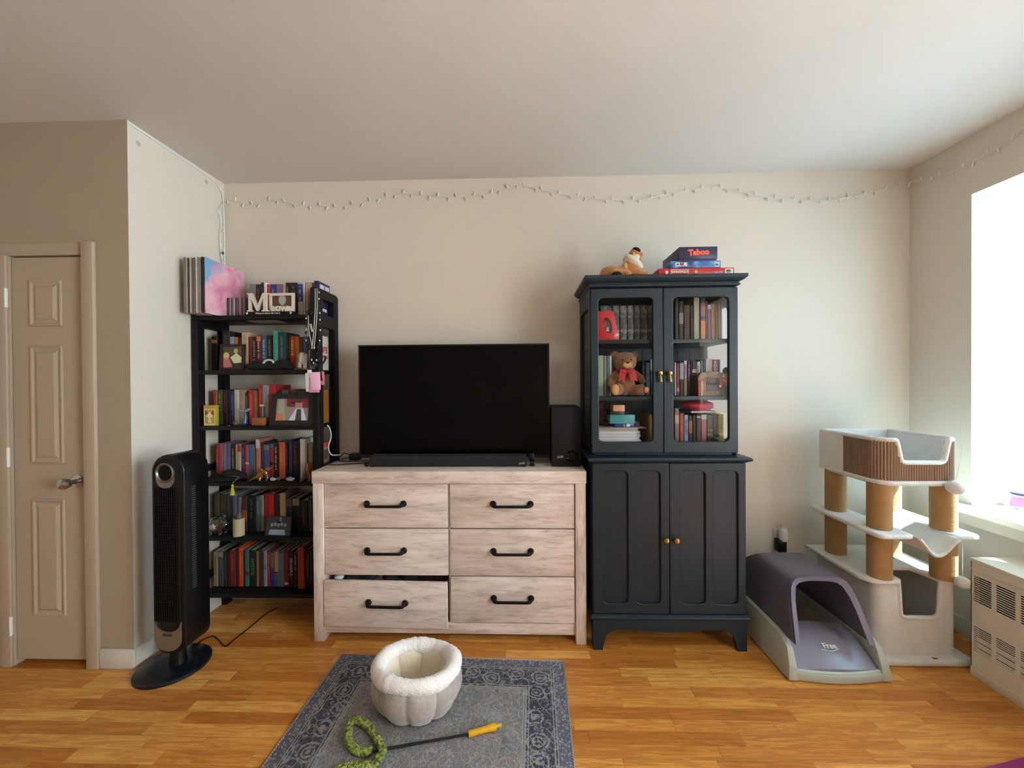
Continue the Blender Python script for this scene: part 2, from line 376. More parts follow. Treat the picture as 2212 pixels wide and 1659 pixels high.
# ------------------------------------------------------------------ dresser
YD = 2.07
dr = thing('dresser', 'wide pale oak dresser with six drawers and black bar handles under the television', 'dresser', (-.395, 2.26, 0))
xa, xb = -1.12, .324
part('dresser_top', MB().box(xa-.003, xb+.003, 2.055, 2.44, .842, .908, .004), m_wood, dr)
for x0, x1 in ((xa, xa+.055), (xb-.055, xb)):
    part('side_panel', MB().box(x0, x1, 2.06, 2.435, 0, .842, .003), m_woodv, dr)
part('bottom_rail', MB().box(xa+.055, xb-.055, 2.075, 2.10, .04, .098, .002), m_wood, dr)
part('back_panel', MB().box(xa+.055, xb-.055, 2.425, 2.435, .04, .842), m_woodv, dr)
part('center_post', MB().box(-.399, -.391, 2.082, 2.42, .098, .842), m_woodv, dr)
part('rear_foot', MB().box(-.41, -.38, 2.30, 2.33, 0, .04), m_black, dr)
m_handle = M('#121214', .45, .6, .05, name='black_iron')
def drawer(x0, x1, z0, z1, hx, hz, y=YD, rot=0):
    d = MB(); piv = ((x0+x1)/2, y, 0); R = Matrix.Rotation(rot, 3, 'Z')
    d.box(x0, x1, y, y+.018, z0, z1, .0025, rot=R, piv=piv)
    for s in (x0+.02, x1-.032): d.box(s, s+.012, y+.018, y+.33, z0+.02, z1-.05, rot=R, piv=piv)
    d.box(x0+.02, x1-.02, y+.018, y+.33, z0+.018, z0+.026, rot=R, piv=piv)
    o = part('drawer', d, m_wood, dr)
    h = MB(); s = -.034; L = .098
    P = Vector(piv)
    for sx in (-1, 1):
        h.lathe([(0, -.012), (.012, -.012), (.017, -.006), (.017, 0), (0, 0)], (hx+sx*L, y, hz), 'Y', 16)
        h.tube([(hx+sx*L, y-.004, hz), (hx+sx*L, y-.02, hz-.002), (hx+sx*(L-.006), y-.03, hz-.004), (hx+sx*(L-.02), y-.033, hz-.006)], [.011, .0095, .009, .008], 10)
    h.tube([(hx-L+.015, y-.033, hz-.006), (hx+L-.015, y-.033, hz-.006)], .0072, 10)
    h.v = [tuple(P+R@(Vector(v)-P)) for v in h.v]
    part('handle', h, m_handle, o); return o
rows = [(.604, .838, .733), (.352, .598, .484), (.104, .346, .235)]
for k, (z0, z1, hz) in enumerate(rows):
    if k < 2: drawer(-1.062, -.401, z0, z1, -.735, hz)
    drawer(-.389, .266, z0, z1, -.063, hz)
drawer(-1.062, -.401, .088, .330, -.722, .22, 2.045, radians(-1.5))
cl = MB(); 
for x, z, r in ((-.93, .326, .045), (-.83, .33, .04), (-.62, .328, .05), (-.72, .322, .05)): cl.ball((x, 2.12, z), (r, .05, .022), 12)
solo('dark_clothes', cl, M('#0b0b0e', .95, 0, .1, .5, 60, 'black_cloth'), 'black clothes poking out of the half open bottom left drawer', 'clothes', kind='stuff')
solo('white_cloth', MB().ball((-1.0, 2.11, .325), (.03, .03, .016), 12), M('#c9d4dc', .9, 0, .1, .5, 80), 'scrap of pale blue cloth at the left of the open drawer', 'cloth')

# ------------------------------------------------------------------ television, soundbar, subwoofer, power brick
tv = thing('television', 'large flat black television standing on the pale oak dresser', 'television', (-.40, 2.27, .908))
tx0, tx1, tz0, tz1, ty = -.947, .151, .942, 1.592, 2.25
part('cabinet', MB().box(tx0, tx1, ty+.006, ty+.05, tz0, tz1, .006), m_blackp, tv)
part('bezel', board([(tx0, tz0), (tx1, tz0), (tx1, tz1), (tx0, tz1)], [[(tx0+.008, tz0+.018), (tx1-.008, tz0+.018), (tx1-.008, tz1-.008), (tx0+.008, tz1-.008)]], ty-.001, .006), m_blackp, tv)
part('screen', MB().box(tx0+.007, tx1-.007, ty+.002, ty+.006, tz0+.017, tz1-.007), m_gloss, tv)
part('stand_base', MB().box(-.6, -.2, 2.24, 2.40, .9085, .918, .003), m_blackp, tv)
part('stand_neck', MB().box(-.48, -.32, 2.302, 2.33, .915, 1.05, .004), m_blackp, tv)
sb = thing('soundbar', 'long low black fabric soundbar in front of the television', 'soundbar', (-.41, 2.19, .908))
part('enclosure', MB().box(-.853, .018, 2.155, 2.225, .912, .972, .008, 3), M('#1b1a1e', .9, 0, .15, .4, 400, 'speaker_cloth'), sb)
part('logo', text_mesh('polk', .018, .001, facing((-.008, 2.1545, .93)), .0004), M('#9a9a9a', .4, 0, 0), sb)
for x in (-.84, 0): part('foot', MB().box(x-.01, x+.01, 2.165, 2.215, .9085, .913), m_blackp, sb)
part('side_button', MB().ball((-.872, 2.17, .92), (.014, .012, .010)), m_blackp, sb)
ir = MB(); ir.box(.035, .062, 2.17, 2.22, .9085, .935, .004); ir.box(.03, .06, 2.20, 2.235, .935, .975, .006)
solo('small_black_device', ir, m_blackp, 'small black gadget at the right end of the soundbar', 'gadget')
sw = thing('subwoofer', 'tall black box subwoofer with round port standing between television and cabinet', 'subwoofer', (.23, 2.28, .908))
part('enclosure', MB().box(.154, .314, 2.158, 2.40, .91, 1.235, .004), M('#0d0c11', .6, 0, .06, name='black_vinyl', spec=.3), sw)
part('port', MB().lathe([(.016, .02), (.020, .0), (.030, -.003), (.032, 0)], (.265, 2.158, .965), 'Y', 28), m_gloss, sw)
part('port_opening', MB().lathe([(0, -.0006), (.021, -.0006)], (.265, 2.158, .965), 'Y', 24), m_dark, sw)
part('badge', MB().lathe([(0, -.0025), (.028, -.002), (.030, 0)], (.207, 2.158, .965), 'Y', 28), m_blackp, sw)
part('logo', text_mesh('polk', .018, .001, facing((.202, 2.1545, .965)), .0004), M('#9a9a9a', .4, 0, 0), sw)
pb = thing('power_brick', 'small black power brick behind the left edge of the television', 'power brick', (-.98, 2.36, .908))
part('casing', MB().box(-1.05, -.99, 2.34, 2.40, .9085, .948, .005), m_blackp, pb)
cb = MB(); cb.tube(catmull([(-1.05, 2.36, .925), (-1.10, 2.33, .915), (-1.13, 2.27, .9125), (-1.09, 2.2, .9125), (-.95, 2.24, .9125), (-.85, 2.3, .9125)], 8), .0028, 6)
cb.tube(catmull([(-1.05, 2.37, .93), (-1.09, 2.38, .945), (-1.115, 2.38, .93), (-1.14, 2.34, .9125), (-1.02, 2.30, .9125), (-.85, 2.33, .9125)], 8), .0028, 6)
part('cable', cb, m_blackp, pb)
wc = MB().tube(catmull([at(685, 912, Y=2.33), at(700, 914, Y=2.36), at(712, 925, Y=2.37), at(715, 945, Y=2.37), at(709, 966, Y=2.37), at(716, 982, Y=2.38), at(732, 983, Y=2.40), at(760, 984, Y=2.42)], 8), .0035, 6)
solo('white_cable', wc, m_white, 'white cable looping off the bookcase down towards the dresser top', 'cable')

# ------------------------------------------------------------------ blue grey display cabinet
cab = thing('display_cabinet', 'tall dark blue grey cabinet with glazed upper doors and panelled lower doors', 'cabinet', (.735, 2.24, 0))
CY = 2.025   # lower front
UY = 2.055   # upper front
def prof_slab(x0, x1, y0, yb, levels):
    "moulded slab: list of (overhang, z) going up, overhang at front and both sides"
    vs = []; fs = []; n = len(levels)
    for o_, z in levels: vs += [(x0-o_, y0-o_, z), (x1+o_, y0-o_, z), (x1+o_, yb, z), (x0-o_, yb, z)]
    for i in range(n-1):
        for k in range(4): fs.append((i*4+k, i*4+(k+1) % 4, i*4+4+(k+1) % 4, i*4+4+k))
    fs += [(3, 2, 1, 0), tuple(range(n*4-4, n*4))]; b = MB(); b.add(vs, fs); return b
LX0, LX1 = .350, 1.128
# base with arched apron
def arch(x0, x1, top):
    P = [(x0, top), (x0, 0), (x0+.047, 0), (x0+.052, .03), (x0+.065, .075), (x0+.085, .095), (x0+.125, .106), (x0+.2, .107), (x0+.30, .098), ((x0+x1)/2, .093)]
    Q = [(x0+x1-x, z) for x, z in P[:-1]][::-1]; return P+Q
b = MB().prism(arch(LX0+.002, LX1-.002, .158), CY-.004, CY+.02, 'Y'); part('front_apron', b, m_cab, cab)
for x in (LX0+.002, LX1-.022):
    part('side_apron', MB().prism([(CY+.0205, .158), (CY+.0205, 0), (CY+.05, 0), (CY+.075, .09), (2.34, .1), (2.39, 0), (2.435, 0), (2.435, .158)], x, x+.02, 'X'), m_cab, cab)
part('base_moulding', prof_slab(LX0, LX1, CY, 2.44, [(.0, .158), (.010, .160), (.013, .167), (.010, .176), (.0, .182)]), m_cab, cab)
b = MB(); b.box(LX0, LX0+.02, CY+.02, 2.44, .182, .958); b.box(LX1-.02, LX1, CY+.02, 2.44, .182, .958); b.box(LX0+.02, LX1-.02, 2.42, 2.44, .182, .958); b.box(LX0+.02, LX1-.02, CY+.03, 2.42, .182, .2); b.box(LX0+.02, LX1-.02, CY+.03, 2.42, .94, .958)
part('lower_case', b, m_cab, cab)
part('waist_top', prof_slab(LX0, LX1, CY, 2.44, [(.0, .958), (.004, .962), (.018, .968), (.022, .975), (.018, .984), (.008, .987)]), m_cab, cab)
def octo(x0, x1, z0, z1, c=.022, s=5):
    "opening with shallow scalloped corners"
    pts = []
    for (cx, cz, sx, sz) in ((x0, z0, 1, 1), (x1, z0, -1, 1), (x1, z1, -1, -1), (x0, z1, 1, -1)):
        seq = [(cx+sx*c*(1-cos(pi/2*k/s))*1.0, cz+sz*c*1.3*(1-sin(pi/2*k/s))) for k in range(s+1)]
        seq = [(cx+sx*c*1.5*(1-cos(pi/2*k/s)), cz+sz*c*(1-sin(pi/2*k/s))) for k in range(s+1)]
        if (sx > 0) == (sz > 0): pts += seq
        else: pts += seq[::-1]
    return pts
def knob(x, z, y, parent):
    k = MB().lathe([(0, 0), (.009, 0), (.006, -.006), (.007, -.012), (.013, -.017), (.014, -.022), (.010, -.027), (0, -.029)], (x, y, z), 'Y', 20)
    part('knob', k, m_brass, parent)
mid = .742
for (x0, x1, kx, pans) in ((LX0+.003, mid-.0015, .720, ((.402, .533), (.570, .697))), (mid+.0015, LX1-.003, .772, ((.795, .923), (.960, 1.087)))):
    d = part('lower_door', board([(x0, .185), (x1, .185), (x1, .955), (x0, .955)], [octo(a, b_, .236, .917) for a, b_ in pans], CY, .018, .0028), m_cab, cab)
    for a, b_ in pans:
        part('door_panel', MB().box(a-.012, b_+.012, CY+.012, CY+.016, .226, .927), m_cab, d)
        gm = MB()
    knob(kx, .566, CY, d)
# upper case: posts, glazed sides, shelves, plank back
UX0, UX1, UZ0, UZ1 = .352, 1.106, .987, 1.860
b = MB()
for x in (UX0, UX1-.022):
    me_out = [(UY+.022, UZ0), (2.44, UZ0), (2.44, UZ1), (UY+.022, UZ1)]
    sm_ = shape(me_out, [rrect(UY+.07, 2.395, UZ0+.07, UZ1-.09, .03)], .022)
    sm_.transform(Matrix(((0, 0, 1, x), (1, 0, 0, 0), (0, 1, 0, 0), (0, 0, 0, 1))))
    part('upper_side', sm_, m_cab, cab)
    part('side_pane', MB().box(x+.009, x+.012, UY+.06, 2.405, UZ0+.06, UZ1-.08), m_glass, cab)
bk = MB()
for i in range(10):
    w = (UX1-UX0-.046)/10; bk.box(UX0+.023+i*w, UX0+.023+(i+1)*w, 2.425, 2.437, UZ0+.002, UZ1-.002, .0015, 1)
part('plank_back', bk, m_cab, cab)
part('upper_floor', MB().box(UX0+.023, UX1-.023, UY+.024, 2.424, UZ0+.001, 1.042), m_cab, cab)
part('upper_ceiling', MB().box(UX0+.023, UX1-.023, UY+.024, 2.424, 1.835, UZ1), m_cab, cab)
for z in (1.294, 1.592):
    part('shelf', MB().box(UX0+.023, UX1-.023, UY+.026, 2.424, z-.021, z, .002), m_cab, cab)
part('center_stile', MB().box(mid-.045, mid+.015, UY+.024, UY+.04, 1.042, 1.835), m_cab, cab)
mu = .7245
m_edge = M('#566a74', .3, 0, 0, name='pale_moulding_edge')
def swing(kx, x0, x1, ox0, ox1):
    d = part('glazed_door', board([(x0, 1.002), (x1, 1.002), (x1, UZ1-.006), (x0, UZ1-.006)], [octo(ox0, ox1, 1.060, 1.806, .02)], UY, .022, .0035), m_cab, cab)
    part('pane', MB().box(ox0-.012, ox1+.012, UY+.009, UY+.012, 1.050, 1.816), m_glass, d)
    h = MB(); h.lathe([(0, 0), (.009, 0), (.006, -.008), (.009, -.012), (.012, -.018), (.009, -.025), (0, -.027)], (kx, UY, 1.415), 'Y', 18)
    h.tube([(kx, UY-.016, 1.410), (kx+.002, UY-.016, 1.388), (kx+.003, UY-.016, 1.370)], [.0035, .0055, .008], 12)
    part('drop_pull', h, m_brass, d)
swing(.703, UX0+.002, mu-.001, .393, .672); swing(.752, mu+.001, UX1-.002, .776, 1.058)
part('cornice', prof_slab(UX0+.003, UX1-.003, UY+.003, 2.44, [(-.002, 1.860), (.004, 1.861), (.010, 1.865), (.010, 1.872), (.004, 1.876), (.006, 1.880), (.022, 1.888), (.034, 1.899), (.036, 1.903), (.036, 1.914), (.034, 1.916)]), m_cab, cab)
CT = 1.9165

# ------------------------------------------------------------------ board games on the cabinet
def panel_box(name, label, cat, x0, x1, y0, y1, z0, z1, mat, side=None, group=None, rot=0):
    t = thing(name, label, cat, ((x0+x1)/2, (y0+y1)/2, z0), group)
    part('lid', MB().box(x0, x1, y0, y1, z0+.002, z1, .001), mat, t)
    return t
def flat(name, parent, x0, x1, z0, z1, y, mat, label=None): return part(name, MB().box(x0, x1, y-.0008, y, z0, z1), mat, parent, label)
m_red = M('#c01c24', .35, 0, .03); m_wh = M('#e9e4da', .5, 0, 0)
g1 = panel_box('board_game_box', 'flat bright red board game box, lowest of the stack on the cabinet', 'board game', .705, 1.088, 2.06, 2.31, CT, CT+.038, m_red)
part('title', text_mesh('MONOPOLY', .0150, .0008, facing((.812, 2.0590, CT+.0185)), .0008), m_wh, g1)
fr = board([(.767, CT+.006), (.857, CT+.006), (.857, CT+.031), (.767, CT+.031)], [[(.7695, CT+.0085), (.8545, CT+.0085), (.8545, CT+.0285), (.7695, CT+.0285)]], 2.0584, .0016)
part('title_frame', fr, m_wh, g1); flat('barcode_label', g1, 1.042, 1.082, CT+.007, CT+.033, 2.06, m_wh)
bars = MB(); 
for i in range(9): bars.box(1.048+i*.0026, 1.0492+i*.0026, 2.0585, 2.0592, CT+.012, CT+.028)
part('barcode', bars, m_black, g1)
part('emblem', MB().prism([(.885, CT+.020), (.895, CT+.010), (.905, CT+.020), (.895, CT+.030)], 2.0588, 2.06, 'Y'), M('#9fc48a', .5, 0, 0), g1)
e = MB(); e.ball((.745, 2.0595, CT+.020), (.008, .0012, .007)); e.prism([(.738, CT+.016), (.752, CT+.016), (.746, CT+.003)], 2.0588, 2.06, 'Y'); part('emblem', e, m_wh, g1)
for x in (.998, 1.022): part('emblem', MB().ball((x, 2.0598, CT+.016), (.010, .001, .005)), M('#a8a0d0', .5, 0, 0), g1)
q = N('blue_night_print'); v = q.coords(); q.l(q.ramp(q.noise(v, 14, 3, .6, .5), [(.3, '#1d2858'), (.5, '#2a68b0'), (.65, '#7fb4dc')]), q.b.inputs['Base Color']); q.b.inputs['Roughness'].default_value = .35
g2 = panel_box('board_game_box', 'blue board game box between the red box and the dark box on the cabinet', 'board game', .766, 1.022, 2.062, 2.30, CT+.0385, CT+.0755, q.m)
part('title', text_mesh('CLUE', .026, .0008, facing((.820, 2.0610, CT+.057)), .0012), m_wh, g2)
part('title_drop', MB().prism([(.8165, CT+.064), (.829, CT+.064), (.8228, CT+.047)], 2.0598, 2.0606, 'Y'), m_red, g2)
flat('barcode_label', g2, .990, 1.014, CT+.045, CT+.066, 2.062, m_wh)
bars = MB()
for i in range(8): bars.box(.993+i*.0022, .994+i*.0022, 2.0605, 2.0612, CT+.049, CT+.060)
part('barcode', bars, m_black, g2)
m_tab = M('#2c2848', .4, 0, .05)
g3 = panel_box('board_game_box', 'thick dark purple board game box, topmost of the stack on the cabinet', 'board game', .809, 1.002, 2.056, 2.30, CT+.082, CT+.146, m_tab)
part('tray', MB().box(.812, .999, 2.059, 2.297, CT+.076, CT+.083), M('#3a1c58', .4, 0, 0), g3)
part('title', text_mesh('Taboo', .040, .0012, facing((.907, 2.0550, CT+.117), '-Y', radians(3)), .0022), M('#f0604c', .4, 0, 0), g3)

# ------------------------------------------------------------------ soft toys
m_fur = M('#b5743a', .95, 0, .12, 1, 150, 'ginger_fur', sheen=.5); m_furb = M('#8d633f', .95, 0, .12, 1, 150, 'brown_fur', sheen=.5)
m_furc = M('#c79a62', .9, 0, .08, .6, 200, 'tan_suede'); m_furw = M('#e0d9c4', .95, 0, .08, 1, 120, 'long_white_fur', sheen=.5)
Z0 = CT
dg_ = thing('plush_dog', 'ginger and white soft toy dog slumped on top of the cabinet', 'soft toy', (.54, 2.13, Z0))
b = MB(); Y0 = 2.13
b.ball((.478, Y0, Z0+.036), (.062, .05, .040)); b.ball((.455, Y0, Z0+.022), (.045, .045, .022)); b.ball((.53, Y0, Z0+.036), (.05, .05, .036)); b.ball((.60, Y0, Z0+.030), (.060, .05, .030)); b.ball((.50, Y0-.045, Z0+.022), (.04, .03, .022))
b.ball((.575, Y0, Z0+.065), (.045, .045, .04)); b.ball((.605, Y0, Z0+.10), (.032, .034, .045)); b.ball((.598, Y0-.005, Z0+.140), (.028, .03, .024)); b.ball((.625, Y0-.005, Z0+.132), (.018, .02, .016))
b.ball((.630, Y0-.03, Z0+.018), (.035, .03, .018)); b.ball((.54, Y0-.05, Z0+.018), (.03, .025, .018))
part('body', soften(b, .004, 6), m_fur, dg_)
b = MB(); b.ball((.590, Y0-.026, Z0+.088), (.060, .03, .024), rot=Matrix.Rotation(radians(38), 3, 'Y')); b.ball((.560, Y0-.012, Z0+.104), (.026, .022, .022)); b.ball((.600, Y0-.022, Z0+.112), (.022, .022, .018))
part('white_ruff', soften(b, .003, 5), m_furw, dg_)
part('ear', MB().ball((.542, Y0-.03, Z0+.062), (.014, .014, .024)), m_furc, dg_)
part('ear', MB().ball((.587, Y0-.028, Z0+.128), (.010, .010, .012)), m_furc, dg_)
part('black_patch', MB().ball((.606, Y0-.014, Z0+.152), (.023, .024, .014), rot=Matrix.Rotation(radians(20), 3, 'Y')), m_black, dg_)
part('paw_pad', MB().ball((.492, Y0-.062, Z0+.014), (.026, .02, .014)), m_black, dg_); part('nose', MB().ball((.575, Y0-.052, Z0+.008), (.016, .012, .008)), m_blackp, dg_)

bz = 1.2945
tb = thing('teddy_bear', 'brown teddy bear with red ribbon bow sitting on the middle cabinet shelf', 'soft toy', (.548, 2.16, bz))
b = MB(); bx, by = .553, 2.17
b.ball((bx, by, bz+.075), (.058, .05, .075)); b.ball((bx, by-.005, bz+.185), (.066, .055, .055)); b.ball((bx+.002, by-.045, bz+.172), (.034, .03, .026))
for s in (-1, 1):
    b.ball((bx+s*.052, by, bz+.222), (.025, .014, .023)); 
b.tube([(bx-.045, by-.01, bz+.125), (bx-.078, by-.02, bz+.085), (bx-.082, by-.04, bz+.05)], [.022, .021, .018], 10)
b.tube([(bx+.045, by-.01, bz+.125), (bx+.078, by-.015, bz+.10), (bx+.10, by-.025, bz+.07)], [.021, .020, .017], 10)
b.tube([(bx-.03, by-.01, bz+.035), (bx-.055, by-.055, bz+.036), (bx-.068, by-.07, bz+.038)], [.03, .032, .034], 12); b.tube([(bx+.03, by-.01, bz+.03), (bx+.065, by-.045, bz+.032), (bx+.09, by-.06, bz+.034)], [.028, .03, .032], 12)
part('body', soften(b, .004, 5), m_furb, tb)
part('foot_pad', MB().ball((bx-.070, by-.092, bz+.036), (.022, .012, .029)), m_furc, tb); part('foot_pad', MB().ball((bx+.094, by-.085, bz+.034), (.014, .009, .016)), m_furc, tb)
part('muzzle', MB().ball((bx, by-.070, bz+.166), (.026, .011, .018)), m_furc, tb); part('nose', MB().ball((bx-.001, by-.082, bz+.178), (.008, .005, .006)), M('#2e1a12', .5, 0, 0), tb)
for s in (-1, 1): part('eye', MB().ball((bx+s*.022, by-.058, bz+.193), (.004, .004, .004)), m_gloss, tb)
m_rib = M('#b3122e', .35, 0, .1, name='red_satin')
r = MB(); r.tube([(bx+.046*cos(a), by-.01+.045*sin(a), bz+.138) for a in [k*2*pi/20 for k in range(20)]], .007, 8, True); part('ribbon_collar', r, m_rib, tb)
r = MB()
for s in (-1, 1):
    r.prism([(bx+s*.004, bz+.140), (bx+s*.038, bz+.142), (bx+s*.050, bz+.078), (bx+s*.032, bz+.086), (bx+s*.018, bz+.074)], by-.072, by-.068, 'Y'); r.ball((bx+s*.018, by-.066, bz+.128), (.018, .010, .012))
r.ball((bx, by-.070, bz+.134), (.008, .008, .009)); part('ribbon_bow', r, m_rib, tb)

# ------------------------------------------------------------------ books
ORD = ['top', 'second', 'third', 'fourth', 'fifth', 'bottom']
def cover_poly(x0, x1, y0, y1, t=.0022):
    r = min(.004, (x1-x0)*.3)
    return [(x0, y1), (x0, y0+r), (x0+r*.4, y0+r*.25), (x0+r*1.2, y0), (x1-r*1.2, y0), (x1-r*.4, y0+r*.25), (x1, y0+r), (x1, y1), (x1-t, y1), (x1-t, y0+t+.004), (x0+t, y0+t+.004), (x0+t, y1)]
def marks(x0, x1, y, z0, z1, seed):
    "rows of small blocks like a line of print running down a spine"
    R = random.Random(seed); b = MB(); w = (x1-x0); z = z1-.12*(z1-z0); cx = (x0+x1)/2; hw = min(.006, w*.24)
    end = z0+(.22+.25*R.random())*(z1-z0)
    while z > end:
        h = R.uniform(.0032, .0062); k = R.random()
        if k > .12:
            a_ = cx-hw*R.uniform(.6, 1); c_ = cx+hw*R.uniform(.6, 1); b.box(a_, c_, y-.0006, y+.001, z-h*.4, z)
            if k > .4: b.box(a_, a_+(c_-a_)*R.uniform(.3, .5), y-.0006, y+.001, z-h*.8, z-h*.3)
        z -= h+.0016
    return b
def book(x0, x1, zb, zt, yf, depth, col, label, group, mk=None, title=None, tcol=None, bands=(), tsize=None, pagecol=None, seed=0):
    gap = .0004; x0 += gap; x1 -= gap
    if x1-x0 < .004: x1 = x0+.004
    t = thing('book', label, 'book', ((x0+x1)/2, yf+depth/2, zb), group)
    part('cover', MB().prism(cover_poly(x0, x1, yf, yf+depth), zb, zt, 'Z'), M(col, .5, 0, .05), t)
    if x1-x0 > .006: part('pages', MB().box(x0+.0024, x1-.0024, yf+.006, yf+depth-.004, zb+.003, zt-.003), pagecol or m_page, t)
    for (f0, f1, c) in bands: part('spine_band', MB().box(x0+.001, x1-.001, yf-.0004, yf+.001, zb+(zt-zb)*f0, zb+(zt-zb)*f1), M(c, .5, 0, .03), t)
    if title:
        L = (zt-zb)*.62; sz = tsize or min((x1-x0)*.8, L/len(title)*1.5)
        part('spine_title', text_mesh(title, sz, .0008, facing(((x0+x1)/2, yf-.0008, (zb+zt)/2+.01), '-Y', -pi/2), .0003), M(tcol, .5, 0, 0), t)
    elif mk: part('spine_print', marks(x0, x1, yf, zb, zt, seed), M(mk, .5, 0, 0), t)
    return t
def row(shelf, where, zb, yf, entries, ox, oy, s, depth=.14, ymode='px'):
    "entries: (u0, u1, vtop, colour, description, extras) measured on the enlarged photograph"
    prev = None; k = 0; lastx = None
    for e in entries:
        u0, u1, vt, col, desc = e[:5]; ex = dict(e[5]) if len(e) > 5 else {}
        y = yf+ex.pop('dy', 0); px0, px1, py = ox+u0/s, ox+u1/s, oy+vt/s
        x0 = at(px0, py, Y=y).x; x1 = at(px1, py, Y=y).x; zt = at(px0, py, Y=y).z
        if lastx is not None and x0 < lastx: x0 = lastx
        lastx = x1
        lab = '%s %s' % (desc, where) if prev is None else '%s %s, right of %s' % (desc, where, prev)
        if 'lab' in ex: lab = ex.pop('lab')
        d = ex.pop('depth', depth); k += 1
        ex.setdefault('seed', k*31+len(desc))
        book(x0, x1, zb, zt, y, min(d, 2.421-y), col, lab, 'books '+shelf, **ex); prev = desc.replace(' book', '')
BK = 'on the %s shelf of the bookcase'
SZ = [1.765, 1.453, 1.134, .815, .501, .173]
S5 = 13.825
row('on the top bookcase shelf', 'on top bookcase shelf', SZ[0], 2.30, [
 (362, 478, 130, '#7c7c7a', 'grey and slate book', dict(bands=((.0, .45, '#3b4250'), (.5, .6, '#6a3a28')))),
 (480, 573, 130, '#2e1d18', 'dark brown book', dict(mk='#8c8070')),
 (577, 633, 95, '#2a1526', 'plum black book', dict(mk='#776680')),
 (637, 698, 98, '#dfe6ea', 'white paperback book', dict(mk='#8fa2ac')),
 (702, 773, 130, '#c4351c', 'tomato red book', {}),
 (776, 882, 130, '#1f3f8c', 'royal blue book', dict(mk='#9fb4e0')),
 (885, 1014, 130, '#7c5f7e', 'mauve book', {}),
 (1016, 1070, 130, '#b9a888', 'beige book', {}),
 (1072, 1148, 97, '#15140f', 'black yellow-lettered book', dict(mk='#b9ad74')),
 (1152, 1305, 97, '#33121f', 'thick maroon book', dict(mk='#4f8c8c')),
 (1310, 1420, 88, '#c9bfa8', 'cream and blue book', dict(bands=((.45, .95, '#27408c'),), mk='#d8cba8')),
 (1425, 1455, 88, '#dcdcd4', 'slim white book', {}),
 (1462, 1608, 88, '#ab9c86', 'tan book with red lettering', dict(title='STEPHEN KING', tcol='#a03424')),
], 500, 600, 9.217, .12)
row('on the second bookcase shelf', 'on second bookcase shelf', SZ[1], 2.285, [
 (222, 395, 365, '#100c0c', 'black book with orange emblem', dict(bands=((.8, .9, '#a05a28'),))),
 (540, 762, 205, '#211e1f', 'tall charcoal book', dict(mk='#555555')),
 (770, 900, 382, '#7f9cb4', 'pale blue book', {}),
 (903, 1010, 390, '#b46a1c', 'short orange book', {}),
 (1013, 1115, 400, '#241512', 'short dark brown book', {}),
 (1120, 1322, 248, '#b9a37c', 'thick cream book', dict(mk='#7b6a50')),
 (1325, 1438, 385, '#6e2c24', 'rust red book', {}),
 (1442, 1562, 385, '#1a1313', 'black white-lettered book', dict(mk='#c8bfae')),
 (1566, 1708, 345, '#5c1420', 'crimson white-lettered book', dict(mk='#d8cdb8', bands=((.84, .98, '#c86a24'),))),
 (1716, 1870, 345, '#2c5578', 'denim blue book', dict(mk='#d4dbe0')),
 (1876, 2048, 338, '#16150f', 'black gold-lettered book', dict(mk='#b0a468')),
 (2056, 2205, 192, '#3f8b84', 'tall teal book', dict(mk='#2b6660', dy=-.03)),
 (2208, 2452, 240, '#143236', 'tall dark teal book', dict(mk='#76908e', dy=-.03)),
 (2456, 2570, 425, '#4c431c', 'olive book', {}),
 (2574, 2706, 362, '#b4421c', 'vermilion book', dict(mk='#e6d6c4')),
 (2710, 2850, 372, '#b5671e', 'amber orange book', {}),
 (2860, 2956, 392, '#5c2a2c', 'brick maroon book', {}),
 (2960, 3112, 372, '#3c5a86', 'cobalt blue book', {}),
 (3116, 3180, 400, '#55585a', 'slim grey book', {}),
], 440, 700, S5)
row('on the third bookcase shelf', 'on third bookcase shelf', SZ[2], 2.285, [
 (140, 258, 308, '#a5523c', 'salmon book', dict(mk='#7c3828')),
 (268, 412, 305, '#30501c', 'leaf green book', dict(mk='#a8b07c')),
 (418, 560, 312, '#2b1016', 'dark maroon red-lettered book', dict(mk='#8a2c34')),
 (564, 652, 335, '#0f0d16', 'slim black book', {}),
 (656, 762, 345, '#23285c', 'navy blue book', dict(mk='#7c86b4')),
 (766, 912, 305, '#b9bbac', 'off-white book', dict(mk='#70706c')),
 (918, 1086, 305, '#98806e', 'putty book with red lettering', dict(mk='#a04038', bands=((0, .45, '#8c8474'),))),
 (1090, 1182, 385, '#16181c', 'black lime-lettered book', dict(mk='#8c9448')),
 (1190, 1352, 318, '#a01e26', 'cherry red book', dict(mk='#c87c6c')),
 (1356, 1480, 322, '#9c704c', 'caramel book', dict(mk='#c09c70')),
 (1484, 1604, 152, '#8c1a22', 'tall wine red book', dict(mk='#c86a3c', dy=-.02)),
 (1608, 1796, 162, '#7d8c8a', 'tall grey green book', dict(mk='#586c6c', dy=-.02)),
 (1800, 1990, 162, '#a0181c', 'tall scarlet book', dict(dy=-.02, depth=.16)),
 (1994, 2160, 345, '#26282c', 'slate black book', {}),
 (2178, 2390, 300, '#4c5238', 'moss green book', {}),
 (2420, 2630, 290, '#74342a', 'brick red book', {}),
 (2640, 2755, 345, '#3c6460', 'sea green book', {}),
 (2760, 2880, 345, '#5c6458', 'sage grey book', {}),
 (2884, 3050, 385, '#481a22', 'short maroon book', {}),
], 450, 820, S5)
